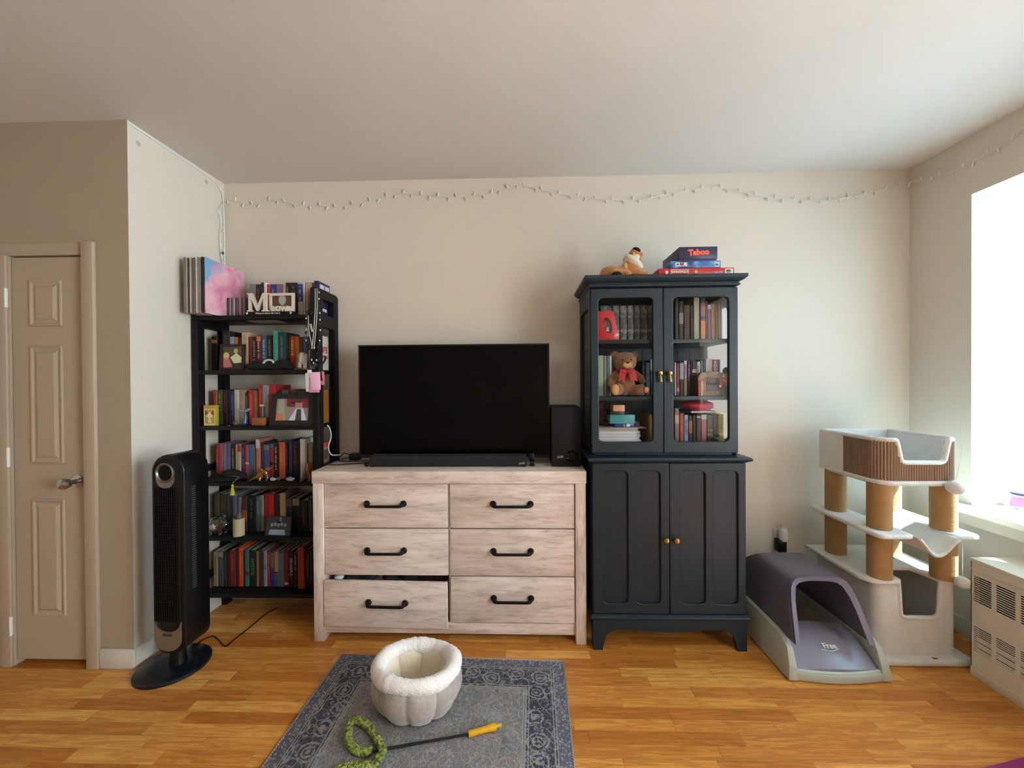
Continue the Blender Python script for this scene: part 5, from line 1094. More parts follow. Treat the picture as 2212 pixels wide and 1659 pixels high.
# ------------------------------------------------------------------ rug, cat bed, wand toy
def rug_mat():
    q = N('distressed_oriental_rug'); tc = q.n('ShaderNodeTexCoord'); sx = q.n('ShaderNodeSeparateXYZ'); q.l(tc.outputs['Object'], sx.inputs[0])
    ax = q.math('ABSOLUTE', sx.outputs[0]); ay = q.math('ABSOLUTE', sx.outputs[1])
    HX, HY = .555, .85
    d = q.math('MINIMUM', q.math('SUBTRACT', HX, ax), q.math('SUBTRACT', HY, ay))      # distance from the edge
    v = q.coords((1, 1, 1))
    wob = q.n('ShaderNodeTexNoise'); wob.inputs['Scale'].default_value = 14; q.l(v, wob.inputs['Vector']); wv = q.n('ShaderNodeVectorMath', operation='SCALE'); wv.inputs['Scale'].default_value = .03; q.l(wob.outputs['Color'], wv.inputs[0])
    vw = q.n('ShaderNodeVectorMath', operation='ADD'); q.l(v, vw.inputs[0]); q.l(wv.outputs[0], vw.inputs[1]); vw = vw.outputs[0]
    def voro(scale, feat='F1', vec=None, rnd=.8):
        x = q.n('ShaderNodeTexVoronoi', feature=feat); x.inputs['Scale'].default_value = scale; x.inputs['Randomness'].default_value = rnd; q.l(vec or vw, x.inputs['Vector']); return x
    def near(val, c, w): x = q.math('COMPARE', val, c); x.node.inputs[2].default_value = w; return x
    A1 = voro(38); A2 = voro(24, 'DISTANCE_TO_EDGE'); A3 = voro(85); A4 = voro(9.5, rnd=.35)
    n1 = q.noise(v, 75, 5, .75, .6); n3 = q.noise(v, 6, 4, .6); nf = q.noise(v, 170, 3, .7)
    st = q.noise(q.coords((90, 7, 1)), 3, 5, .7)
    wear = q.ramp(n1, [(.40, '#000000'), (.50, '#ffffff')])
    big = q.math('MAXIMUM', near(A4.outputs['Distance'], .36, .035), near(A4.outputs['Distance'], .20, .03)); big = q.math('MAXIMUM', big, q.math('LESS_THAN', A4.outputs['Distance'], .09))
    orn = q.math('MAXIMUM', q.math('MAXIMUM', near(A1.outputs['Distance'], .30, .06), q.math('LESS_THAN', A1.outputs['Distance'], .12)), q.math('LESS_THAN', A2.outputs['Distance'], .03))
    orn = q.math('MULTIPLY', q.math('MAXIMUM', orn, q.math('MULTIPLY', big, q.math('ADD', .35, q.math('MULTIPLY', q.math('LESS_THAN', d, .175), .65)))), wear)
    tint = q.ramp(q.noise(v, 24, 2), [(.38, '#9a9890'), (.5, '#a49c92'), (.62, '#98a0ac')])
    field = q.ramp(n3, [(.32, '#6a6f78'), (.45, '#726d68'), (.55, '#7d7168'), (.68, '#7e848c')])
    field = q.mix(q.math('MULTIPLY', q.math('LESS_THAN', A3.outputs['Distance'], .26), .75), field, '#50505c')
    field = q.mix(q.math('MULTIPLY', q.ramp(nf, [(.42, '#000000'), (.6, '#ffffff')]), .55), field, '#94969a')
    field = q.mix(q.math('MULTIPLY', orn, .85), field, tint)
    field = q.mix(q.math('MULTIPLY', q.ramp(q.noise(v, 11, 3, .6), [(.62, '#000000'), (.68, '#ffffff')]), q.math('MULTIPLY', wear, .6)), field, '#33375a')
    bord = q.mix(q.ramp(n3, [(.4, '#000000'), (.65, '#ffffff')]), '#383a48', '#504f56')
    bord = q.mix(q.math('MULTIPLY', q.math('LESS_THAN', A3.outputs['Distance'], .2), .35), bord, '#70707a')
    bord = q.mix(q.math('MULTIPLY', orn, .8), bord, tint)
    edge = q.mix(q.math('MULTIPLY', wear, q.math('LESS_THAN', A3.outputs['Distance'], .42)), '#5f5f6c', '#98958f')
    c = q.mix(q.math('GREATER_THAN', d, .175), bord, field); c = q.mix(q.math('LESS_THAN', d, .052), c, edge)
    for p_, w_ in ((.052, .0022), (.062, .0022), (.175, .0028), (.163, .002), (.186, .002)):
        c = q.mix(q.math('MULTIPLY', near(d, p_, w_), .7), c, '#a3a098')
    c = q.mix(q.math('MULTIPLY', q.ramp(st, [(.53, '#000000'), (.64, '#ffffff')]), .45), c, '#a2a6ae')
    n4 = q.noise(v, 16, 3, .6); c = q.mix(q.math('MULTIPLY', q.ramp(n4, [(.64, '#000000'), (.72, '#ffffff')]), .35), c, '#a07870')
    q.l(c, q.b.inputs['Base Color']); q.b.inputs['Roughness'].default_value = .95; q.b.inputs['Specular IOR Level'].default_value = .1
    q.bump(q.noise(v, 300, 2), .4, .002); return q.m
rc = Vector((-.392, 1.092, 0)); Rr = Matrix.Rotation(radians(-1.6), 4, 'Z')
rg = thing('area_rug', 'blue grey distressed oriental rug on the floor in front of the dresser', 'rug', rc)
me = MB().box(-.555, .555, -.85, .85, .0005, .007, .002).mesh('rug'); o = bpy.data.objects.new('pile', me); COL.objects.link(o); o.parent = rg; me.materials.append(rug_mat()); rg.rotation_euler.z = radians(-1.6)
b = MB()
for x in (-.556, .556):
    b.tube([(x, -.85, .004), (x, .85, .004)], .004, 8)
for y in (-.851, .851): b.tube([(-.555, y, .004), (.555, y, .004)], .004, 8)
me = b.mesh('b'); o = bpy.data.objects.new('bound_edge', me); COL.objects.link(o); o.parent = rg
q = N('whipped_binding'); v = q.coords(); wv = q.n('ShaderNodeTexWave'); wv.inputs['Scale'].default_value = 60; wv.bands_direction = 'DIAGONAL'; q.l(v, wv.inputs['Vector']); q.l(q.ramp(wv.outputs['Fac'], [(.2, '#6c6c80'), (.8, '#b8b4b4')]), q.b.inputs['Base Color']); q.b.inputs['Roughness'].default_value = .9; me.materials.append(q.m)

bd = thing('cat_bed', 'round cat bed with fluffy cream rim and quilted grey fabric sides on the rug', 'cat bed', (-.455, 1.67, .007))
bc_ = Vector((-.458, 1.652, .0072)); zr = .172; BYS = .80
def puff(r, h, a, amt, n, ph, z0, z1):
    "vertical quilted channels: bulges between pinched seams"
    k = abs(sin(n*(a+ph)/2))**.55; m = max(0, min(1, (h-z0)/.03))*max(0, min(1, (z1-h)/.03)); return r+amt*(k-.75)*(.3+.7*m)
def squash(b):
    b.v = [(x, bc_.y+(y-bc_.y)*BYS, z) for x, y, z in b.v]; return b
q = N('grey_suede_fabric'); v = q.coords(); q.l(q.ramp(q.noise(v, 7, 4, .6, .6), [(.3, '#91867c'), (.55, '#aca198'), (.7, '#bdb2ac')]), q.b.inputs['Base Color']); q.b.inputs['Roughness'].default_value = .85; q.b.inputs['Sheen Weight'].default_value = .4; q.bump(q.noise(v, 22, 4), .6, .012)
wp_ = [(0, 0), (.09, 0), (.122, .001), (.145, .012), (.166, .038), (.180, .07), (.187, .10), (.185, .13), (.174, .155), (.155, .17)]
part('outer_wall', squash(MB().lathe(wp_, bc_, seg=160, lump=lambda r, h, a: puff(r, h, a, .020, 9, .2, -.03, .19) if r > .1 else r)), q.m, bd)
ip = [(0, .028), (.06, .028), (.085, .034), (.102, .06), (.110, .09), (.117, .12), (.124, .145), (.134, .165)]
part('inner_wall', squash(MB().lathe(ip, bc_, seg=160, lump=lambda r, h, a: puff(r, h, a, -.024, 8, .75, .02, .2) if r > .07 else r)), M('#e6d8bf', .95, 0, .05, .8, 120, 'cream_fleece', sheen=.4), bd)
b = MB()
Rn = random.Random(3); pts = []; rs = []
for k in range(96):
    a = 2*pi*k/96; pts.append(bc_+Vector(((.159+Rn.uniform(-.0015, .0015))*cos(a), (.159)*sin(a), zr+.004*sin(3*a+1)))); rs.append(.032+Rn.uniform(-.0018, .0018)+.002*sin(5*a))
b.tube(pts, rs, 24, True); b = squash(b); R3 = random.Random(8); b.v = [(x+R3.uniform(-.0013, .0013), y+R3.uniform(-.0013, .0013), z+R3.uniform(-.0013, .0013)) for x, y, z in b.v]
part('rim', b, M('#f3ece6', .95, 0, .03, 1, 130, 'fluffy_rim', sheen=.5), bd)

wn_ = thing('cat_wand_toy', 'cat wand toy with black rod, yellow handle and green braided snake on rug', 'cat toy', (-.45, 1.46, .007))
RZ = .0075; a = at(803, 1623, Z=RZ+.008); c = at(1012, 1586, Z=RZ+.012); d = at(1071, 1569, Z=RZ+.014); e_ = at(1083, 1566, Z=RZ+.014)
part('rod', MB().tube([a, c], .0048, 8), M('#1c1618', .4, 0, 0), wn_)
dv = d-c; part('handle', MB().tube([c+dv*t for t in (0, .03, .3, .6, .9, 1)], [.010, .0118, .0105, .0105, .0135, .0135], 16), M('#e0a810', .35, 0, .02, name='yellow_plastic'), wn_)
part('handle_tip', MB().tube([d, d+(e_-d)*.7, e_], [.006, .006, .0075], 12), M('#d8b828', .35, 0, .02), wn_)
gp = [(722, 1668), (745, 1657), (775, 1655), (806, 1651), (824, 1637), (826, 1617), (814, 1597), (803, 1578), (787, 1563), (763, 1553), (756, 1563), (753, 1582), (752, 1601), (765, 1617), (783, 1625), (800, 1621)]
P = catmull([at(u, v, Z=RZ+.014) for u, v in gp], 10)
for i, p in enumerate(P): p.z = RZ+.014+(.012 if 30 < i < 50 else 0)*sin((i-30)/20*pi)
# braid: three strands wound round the path
P2 = []; L = 0
acc = [0]
for i in range(1, len(P)): acc.append(acc[-1]+(P[i]-P[i-1]).length)
def along(s):
    for i in range(1, len(P)):
        if acc[i] >= s: t = (s-acc[i-1])/max(1e-6, acc[i]-acc[i-1]); return P[i-1].lerp(P[i], t), (P[i]-P[i-1]).normalized()
    return P[-1], (P[-1]-P[-2]).normalized()
nstep = 260
q = N('green_plush_braid'); v = q.coords(); q.l(q.ramp(q.noise(v, 90, 3), [(.4, '#505a22'), (.6, '#9aa350')]), q.b.inputs['Base Color']); q.b.inputs['Roughness'].default_value = .9
for k in range(3):
    st = []
    for i in range(nstep):
        s = acc[-1]*i/(nstep-1); p, t = along(s); n_ = Vector((0, 0, 1)).cross(t).normalized(); ph = s/.030*2*pi+k*2*pi/3
        st.append(p+n_*(.0075*sin(ph))+Vector((0, 0, .0048*sin(2*ph))))
    part('braid_strand', MB().tube(st, [.0078]*nstep, 8), q.m, wn_)

# ------------------------------------------------------------------ automatic litter box
m_lg = M('#b3b8ae', .45, 0, .02, name='pale_grey_plastic')
q = N('translucent_smoke_plastic'); t = q.n('ShaderNodeBsdfTransparent'); t.inputs[0].default_value = lin('#9a95a8'); mx = q.n('ShaderNodeMixShader'); mx.inputs[0].default_value = .86
q.b.inputs['Base Color'].default_value = lin('#6e6a78'); q.b.inputs['Roughness'].default_value = .35; q.l(t.outputs[0], mx.inputs[1]); q.l(q.b.outputs[0], mx.inputs[2]); q.l(mx.outputs[0], q.out.inputs[0]); m_smoke = q.m
m_lid = M('#8d8c9e', .28, 0, .02, name='lavender_grey_plastic')
lb = thing('litter_box', 'covered self-cleaning litter box with smoky hood beside the cabinet', 'litter box', (1.43, 2.1, 0))
lx0, lx1, ly0, ly1 = 1.200, 1.665, 1.815, 2.42
def wallprof(x0, x1, lean):
    b = MB(); prof = [(ly0+.02, .012), (ly1, .012), (ly1, .175), (1.93, .165), (1.865, .155), (ly0+.03, .10), (ly0, .03)]
    n = len(prof); vs = [(x0, y, z) for y, z in prof]+[(x1+lean*(z/.17), y, z) for y, z in prof]
    fs = [tuple(range(n))[::-1], tuple(range(n, 2*n))]+[(i, (i+1) % n, n+(i+1) % n, n+i) for i in range(n)]
    return b.add(vs, fs)
def lbw(xo, s):
    b = MB(); prof = [(ly0+.02, .006), (ly1, .006), (ly1, .175), (1.96, .172), (1.90, .162), (1.855, .135), (ly0+.012, .065), (ly0+.004, .006)]
    n = len(prof); xo_ = lambda z: xo+s*(.02*(z/.17)); xi = xo+s*.045
    vs = [(xo_(z), y, z) for y, z in prof]+[(xi, y, z) for y, z in prof]
    fs = [tuple(range(n)), tuple(range(n, 2*n))[::-1]]+[(i, (i+1) % n, n+(i+1) % n, n+i) for i in range(n)]
    bm = bmesh.new(); bv = [bm.verts.new(v) for v in vs]; [bm.faces.new([bv[i] for i in f]) for f in fs]; bmesh.ops.recalc_face_normals(bm, faces=bm.faces[:]); bmesh.ops.bevel(bm, geom=bm.edges[:], offset=.006, segments=2, affect='EDGES', profile=.5)
    bm.verts.index_update(); b.add([v.co for v in bm.verts], [[v.index for v in f.verts] for f in bm.faces], True); bm.free(); return b
part('side_wall', lbw(lx0, 1), m_lg, lb); part('side_wall', lbw(lx1, -1), m_lg, lb)
b = MB(); b.box(lx0+.04, lx1-.04, ly0+.03, ly1, .006, .03); b.box(lx0+.03, lx1-.03, ly1-.03, ly1, .03, .175, .004)
n = 14; front = []
for k in range(n+1):
    t = k/n; x = lx0+.035+(lx1-lx0-.07)*t; y = ly0+.010-.022*sin(pi*t); front.append((x, y))
b.prism(front+[(lx1-.035, ly0+.06), (lx0+.035, ly0+.06)], .005, .040, 'Z', bev=.004)
part('base_tray', b, m_lg, lb)
part('front_lip', MB().tube([(x, y+.016, .043) for x, y in front], .007, 8), M('#c4cdc0', .35, 0, 0), lb)
# curved waste lid
lv = MB(); nx, ny = 14, 10; vs = []
for j in range(ny+1):
    for i in range(nx+1):
        t = i/nx; s = j/ny; x = lx0+.052+(lx1-lx0-.104)*t; y = ly0+.024-.020*sin(pi*t)*(1-s)+s*.22; z = .048+.075*sin(min(1, s*1.25)*pi/2)+.014*sin(pi*t)
        vs.append((x, y, z))
lv.add(vs, [(j*(nx+1)+i, j*(nx+1)+i+1, (j+1)*(nx+1)+i+1, (j+1)*(nx+1)+i) for j in range(ny) for i in range(nx)], True)
vs2 = [(x, y+.003, z-.012) for x, y, z in vs[:nx+1]]
lv.add([*vs[:nx+1], *vs2], [(i+nx+1, i+nx+2, i+1, i) for i in range(nx)], True)
lid = part('waste_lid', lv, m_lid, lb)
tm = text_mesh('Free', .034, .0008, None, .0006); 
tm.transform(Matrix.Translation((1.435, ly0+.075, .121)) @ Matrix.Rotation(radians(26), 4, 'X')); part('lid_lettering', tm, m_wh, lid)
part('lid_swoosh', MB().tube(catmull([(1.385, ly0+.060, .116), (1.43, ly0+.052, .113), (1.468, ly0+.062, .117)], 6), .0013, 6), m_wh, lid)
part('litter_surface', MB().box(lx0+.045, lx1-.045, ly0+.24, ly1-.03, .03, .075), M('#8c7c68', .95, 0, .15, .8, 120), lb)
b = MB(); b.box(lx0+.046, lx1-.046, ly0+.235, ly0+.245, .03, .130, .002); part('rake_bar', b, m_lid, lb)
# hood: arch section swept back, open at the front, front edge leaning back
hx = (1.242, 1.600)
def archp(x0, x1, z0, z1):
    c = (x0+x1)/2; hw = [(.179, .16), (.171, .22), (.162, .285), (.154, .335), (.150, .355), (.142, .380), (.128, .403), (.108, .417), (.075, .4235), (0, .4255)]
    L = [(c-w, z) for w, z in hw]; return L+[(2*c-x, z) for x, z in L[:-1][::-1]]
ys_ = [0, .06, .25, .5, .75, 1]; hood = MB(); A = archp(hx[0], hx[1], .160, .425)
n = len(A); vs = []
for s in ys_:
    for (x, z) in A:
        f = (z-.16)/.265; y0 = 1.835+.105*f; y1 = 2.405-.20*f**2; vs.append((x, y0+(y1-y0)*s, z))
fs = [(j*n+i, j*n+i+1, (j+1)*n+i+1, (j+1)*n+i) for j in range(len(ys_)-1) for i in range(n-1)]+[tuple(range((len(ys_)-1)*n, len(ys_)*n))]
me = bpy.data.meshes.new('hood'); me.from_pydata(vs, [], fs); me.polygons.foreach_set('use_smooth', [True]*len(me.polygons)); autos(me, 50)
o = part('hood', me, m_smoke, lb); sm = o.modifiers.new('thick', 'SOLIDIFY'); sm.thickness = .004
rim = [(x, 1.835+.105*((z-.16)/.265), z) for x, z in A]
fl = MB(); vs = []
cxm = sum(hx)/2
for (x, y, z) in rim:
    k = .035 if z < .36 else .045; nx_ = cxm-x; nz_ = .20-z; L_ = math.hypot(nx_, nz_) or 1
    ix = x+.024*(1 if x < cxm else -1)*(1 if z < .40 else .75); iz = z-(.024 if z > .40 else .024*max(0, (z-.30)/.10)); vs += [(x, y-.002, z), (ix, y+.004, iz), (ix, y+.010, iz), (x, y+.010, z)]
fs = [(i*4+k, i*4+(k+1) % 4, i*4+4+(k+1) % 4, i*4+4+k) for i in range(len(rim)-1) for k in range(4)]
fl.add(vs, fs, True); part('hood_front_rim', fl, M('#77758a', .4, 0, 0, name='frosted_rim'), lb)
for x in (lx0+.06, lx1-.06): part('foot', MB().box(x-.02, x+.02, ly0+.02, ly0+.05, .0, .008), m_white, lb)

# ------------------------------------------------------------------ cat tree
ct = thing('cat_tree', 'cream plush cat tree with sisal posts, hammock and ribbed top basket', 'cat tree', (1.9, 2.15, 0))
part('base_plate', MB().box(1.69, 2.155, 1.925, 2.40, 0, .03, .010, 3), m_plush, ct)
part('brand_tag', MB().box(1.962, 1.985, 1.940, 1.950, .0300, .0318, .0005), M('#6c5c50', .7, 0, 0), ct, 'small brown stitched tag')
def path_rr(x0, x1, y0, y1, r, step=.004):
    "counter-clockwise outline starting at the back left, going forward, across the front and back on the right"
    pts = []
    def seg(a, b):
        L = math.hypot(b[0]-a[0], b[1]-a[1]); n = max(1, int(L/step))
        for k in range(n): pts.append((a[0]+(b[0]-a[0])*k/n, a[1]+(b[1]-a[1])*k/n))
    def arc(cx, cy, a0, a1):
        n = max(2, int(r*abs(a1-a0)/step))
        for k in range(n): a = a0+(a1-a0)*k/n; pts.append((cx+r*cos(a), cy+r*sin(a)))
    seg((x0, y1), (x0, y0+r)); arc(x0+r, y0+r, pi, 1.5*pi); seg((x0+r, y0), (x1-r, y0)); arc(x1-r, y0+r, 1.5*pi, 2*pi); seg((x1, y0+r), (x1, y1)); seg((x1, y1), (x0, y1)); return pts
def notch_h(p, y0, xn0, xn1, zt, zn, r=.025):
    x, y = p
    if y > y0+.02 or x <= xn0 or x >= xn1: return zt
    d = min(x-xn0, xn1-x)
    if d < r*.35: return zn+(zt-zn)*(1-d/(r*.35))**.9*.97 if d < r*.35 else zn
    if d < r*1.6: q_ = (d-r*.35)/(r*1.25); return zn+r*.7*(1-q_)**2
    return zn
def wall(path, z0, hs, th, ridge=None, a=0, b_=None, close=True):
    "band of wall following the path, with thickness th inwards"
    n = len(path); m = MB(); vo = []; idx = range(n)
    for i in idx:
        p = path[i]; q_ = path[(i+1) % n]; o_ = path[i-1]; t = Vector((q_[0]-o_[0], q_[1]-o_[1], 0)).normalized(); nr = Vector((t.y, -t.x, 0))   # outward
        off = ridge(i) if ridge else 0
        P_ = Vector((p[0], p[1], 0)); O = P_+nr*off; I = P_-nr*th
        vo += [(O.x, O.y, z0), (O.x, O.y, hs[i]), (I.x, I.y, hs[i]), (I.x, I.y, z0)]
    rng = range(n) if close else range(n-1); fs = []
    for i in rng:
        j = (i+1) % n
        for k in range(3): fs.append((i*4+k, i*4+k+1, j*4+k+1, j*4+k))
    if not close: fs += [(0, 1, 2, 3), ((n-1)*4+3, (n-1)*4+2, (n-1)*4+1, (n-1)*4)]
    return m.add(vo, fs, True)
# lower den
dx0, dx1, dy0, dy1, dz = 1.715, 2.105, 1.962, 2.345, .392
path = path_rr(dx0, dx1, dy0, dy1, .045)
hs = [notch_h(p, dy0, 1.822, 2.022, dz-.006, .213) for p in path]
part('den_wall', wall(path, .0305, hs, .016), m_plush, ct)
nx0, nx1 = 1.822, 2.022
trim_pts = [(p[0], p[1]-.002+.008, h) for p, h in zip(path, hs) if p[1] < dy0+.004 and nx0-.012 < p[0] < nx1+.012]
part('den_opening_trim', MB().tube(trim_pts, .011, 10), m_plush, ct)
top = shape([(1.66, 2.37), (1.66, 2.0), (1.70, 1.948), (1.812, 1.944), (1.832, 1.965), (1.834, 2.03), (1.86, 2.09), (1.99, 2.09), (2.012, 2.03), (2.014, 1.965), (2.03, 1.944), (2.10, 1.946), (2.13, 1.98), (2.13, 2.37)][::-1], [], .022, .006)
top.transform(Matrix.Translation((0, 0, dz-.010))); part('den_roof', top, m_plush, ct)
part('den_cushion', MB().box(1.74, 2.08, 2.0, 2.325, .031, .085, .02, 3), m_plush, ct); part('den_ball', MB().ball((2.03, 2.24, .128), (.045, .045, .042), 18), m_plush, ct)
# posts
PF, PB = 1.99, 2.262
Pz = dz+.0125
for (x, y) in ((1.752, PF), (2.048, PF-.01), (1.752, PB), (2.048, PB)):
    for z0, z1 in ((Pz, .622), (.645, .864)):
        nn = int((z1-z0)/.006); prof = []
        for k in range(nn*2+1): prof.append((.0485+(.0012 if k % 2 else 0), z0+(z1-z0)*k/(nn*2)))
        part('sisal_post', MB().lathe(prof, (x, y, 0), seg=28), m_sisal, ct)
    part('post_core', MB().tube([(x, y, dz+.005), (x, y, .87)], .02, 10), m_cord, ct)
# middle boards and hammock
mz_ = .622
def bl(x0, x1, y0, y1, z0, t): 
    me = shape(rrect(x0, x1, y0, y1, .03), [], t, .008); me.transform(Matrix.Translation((0, 0, z0))); return me
part('middle_board', bl(1.668, 1.835, 1.89, 2.37, mz_, .022), m_plush, ct); part('middle_board', bl(2.004, 2.136, 1.89, 2.37, mz_, .022), m_plush, ct)
hm = MB(); nx, ny = 24, 8; vs = []
for j in range(ny+1):
    for i in range(nx+1):
        t = i/nx; x = 1.829+(2.010-1.829)*t; e1 = sin(pi*t)**1.3; y = 1.872+(2.35-1.872)*j/ny+(.008*sin(pi*t) if j == 0 else 0); vs.append((x, y, mz_+.012-.082*e1))
hm.add(vs, [(j*(nx+1)+i, j*(nx+1)+i+1, (j+1)*(nx+1)+i+1, (j+1)*(nx+1)+i) for j in range(ny) for i in range(nx)], True)
o = part('hammock', hm, m_plush, ct); sm = o.modifiers.new('thick', 'SOLIDIFY'); sm.thickness = .006
part('hammock_hem', MB().tube([(x, y-.001, z) for x, y, z in vs[:nx+1]], .007, 8), m_plush, ct)
# top basket
tx0_, tx1_, ty0_, ty1_, tzb, tzt = 1.712, 2.092, 1.938, 2.32, .884, 1.083
me = shape(rrect(tx0_-.008, tx1_+.008, ty0_-.008, ty1_+.008, .07), [], .026, .009); me.transform(Matrix.Translation((0, 0, tzb-.022))); part('basket_floor', me, m_plush, ct)
path = path_rr(tx0_, tx1_, ty0_, ty1_, .068, .0015)
nA = .0; xn0, xn1 = 1.792, 2.030
hs = [notch_h(p, ty0_, xn0, xn1, tzt, .974) for p in path]
acc_ = [0]
for i in range(1, len(path)): acc_.append(acc_[-1]+math.hypot(path[i][0]-path[i-1][0], path[i][1]-path[i-1][1]))
# plush back part and ribbed front part
i0 = next(i for i, p in enumerate(path) if p[1] < 2.155); i1 = max(i for i, p in enumerate(path) if p[0] > tx1_-.001 and p[1] < 2.155)
rib_ = path[i0:i1+1]; hr = hs[i0:i1+1]; ar = acc_[i0:i1+1]
part('ribbed_wall', wall(rib_, tzb+.003, [h-.004 for h in hr], .010, ridge=lambda i: .0024+.0024*sin(ar[i]/.0118*2*pi), close=False), m_cord, ct)
pb_ = path[i1:]+path[:i0+1]; 
part('plush_wall', wall(pb_, tzb-.012, [tzt]*len(pb_), .014, ridge=lambda i: .006, close=False), m_plush, ct)
inn = [(p[0], p[1]) for p in path]
part('lining', wall([((p[0]-1.902)*.93+1.902, (p[1]-2.129)*.93+2.129) for p in path], tzb+.004, [h-.004 for h in hs], .008), m_plush, ct)
tr = [(p[0]+(1.902-p[0])*.02, p[1]+(2.129-p[1])*.02, h) for p, h in zip(path, hs)][::2]
sm_tr = []
for i in range(len(tr)):
    a3 = [Vector(tr[(i+k) % len(tr)]) for k in (-3, -2, -1, 0, 1, 2, 3)]; sm_tr.append(sum(a3, Vector())/7)
part('rim_trim', MB().tube(sm_tr, .0115, 10, True), m_plush, ct)
def pompom(x, y, z, r, ztop, x2=None):
    pm = MB(); bm = bmesh.new(); bmesh.ops.create_icosphere(bm, subdivisions=4, radius=r)
    for v in bm.verts: v.co *= 1+.05*math.sin(v.co.x*400)*math.sin(v.co.y*380)*math.sin(v.co.z*420); v.co.z *= .88
    pm.add([(v.co.x+x, v.co.y+y, v.co.z+z) for v in bm.verts], [[v.index for v in f.verts] for f in bm.faces], True); bm.free()
    o = part('pompom', pm, m_plush, ct); part('pompom_string', MB().tube([(x, y, z+r*.8), (x2 if x2 else x, y, ztop)], .0012, 6), m_white, o)
a = at(2065, 1053, Y=1.90); pompom(a.x, 1.90, a.z, .036, 1.06, 2.055); a = at(2079, 1258, Y=1.915); pompom(a.x, 1.915, a.z, .030, mz_)

# ------------------------------------------------------------------ radiator cabinet
rd = thing('radiator_cover', 'cream metal radiator cover with slotted grilles under the window', 'radiator', (2.2, 1.2, 0))
rx, ry1, ry0, rzb, rzt = 2.072, 1.882, .55, .035, .535
slots = []; FX = []
def slotset(c00, c01, c10, c11, n):
    "corner pixels: top-left, bottom-left, top-right, bottom-right"
    TL, BL, TR, BR = [at(*c, X=rx) for c in (c00, c01, c10, c11)]
    ya, yb_ = (TL.y+BL.y)/2, (TR.y+BR.y)/2; zt_ = (TL.z+TR.z)/2; zb2 = (BL.z+BR.z)/2
    return ya, yb_, zt_, zb2
U = slotset((2104, 1243), (2103, 1298), (2143, 1259), (2140, 1318), 12); Lw = slotset((2100, 1347), (2097, 1400), (2138, 1372), (2134, 1428), 12)
gap_ = .017; wU = U[0]-U[1]
if wU < .04: wU = .06
holes = []
for g_ in range(12):
    ya = U[0]-g_*(wU+gap_); yb_ = ya-wU
    if yb_ < ry0+.04: break
    for (zt_, zb2, nsl, fr_) in ((U[2], U[3], 12, .62), (Lw[2], Lw[3], 13, .5)):
        pit = (zt_-zb2)/nsl
        for k in range(nsl):
            z1_ = zt_-k*pit; z0_ = z1_-pit*fr_; holes.append([(yb_, z0_), (ya, z0_), (ya, z1_), (yb_, z1_)])
me = shape([(ry0, rzb), (ry1, rzb), (ry1, rzt), (ry0, rzt)], holes, .003); me.transform(Matrix(((0, 0, 1, rx), (1, 0, 0, 0), (0, 1, 0, 0), (0, 0, 0, 1)))); part('front_panel', me, m_cream, rd)
b = MB(); b.box(rx, 2.335, ry1-.003, ry1, rzb, rzt-.003); b.box(rx, 2.335, ry0, ry0+.003, rzb, rzt-.003); part('end_panel', b, m_cream, rd)
part('top_panel', MB().box(rx-.004, 2.342, ry0-.003, ry1+.004, rzt-.003, rzt+.012, .005), m_cream, rd)
part('base_rail', MB().box(rx-.002, 2.33, ry0, ry1+.002, .0, .045, .002), m_cream, rd)
part('upper_seam', MB().box(rx-.0035, rx+.001, ry0, ry1, rzt-.040, rzt-.034, .0006), m_cream, rd)
part('dark_interior_box', MB().box(rx+.0045, 2.30, ry0+.03, ry1-.03, .06, .48), m_dark, rd)  # plain black box standing in for the shaded interior behind the slots
b = MB(); 
for g_ in range(3): b.box(rx+.0031, rx+.0044, ry0+.01, ry1-.02, Lw[3]+.03*g_, Lw[3]+.03*g_+.016)
part('lower_louvre', b, m_cream, rd)
# candle jar on the sill
cn = thing('candle_jar', 'pink labelled glass candle jar with dark lid on the window sill', 'candle', (2.46, 2.02, WZ0))
a = at(2186, 1097, Z=WZ0); cx2 = a.x+.040; cy2 = a.y-.012
cz = WZ0+.0005
part('jar', MB().lathe([(0, 0), (.040, 0), (.042, .004), (.042, .068), (.040, .072)], (cx2, cy2, cz)), M('#c8c0c8', .15, 0, 0), cn); part('label_band', MB().lathe([(.0425, .01), (.0427, .012), (.0427, .060), (.0425, .062)], (cx2, cy2, cz)), M('#c86c9c', .4, 0, .25), cn)
part('lid', MB().lathe([(.043, .070), (.044, .074), (.044, .080), (.040, .082), (0, .082)], (cx2, cy2, cz)), M('#3c3450', .3, .3, 0), cn)
part('label_ring', MB().lathe([(.010, -.0445), (.014, -.044), (.010, -.042)], (cx2-.008, cy2, cz+.035), 'Y', 16), m_wh, cn)

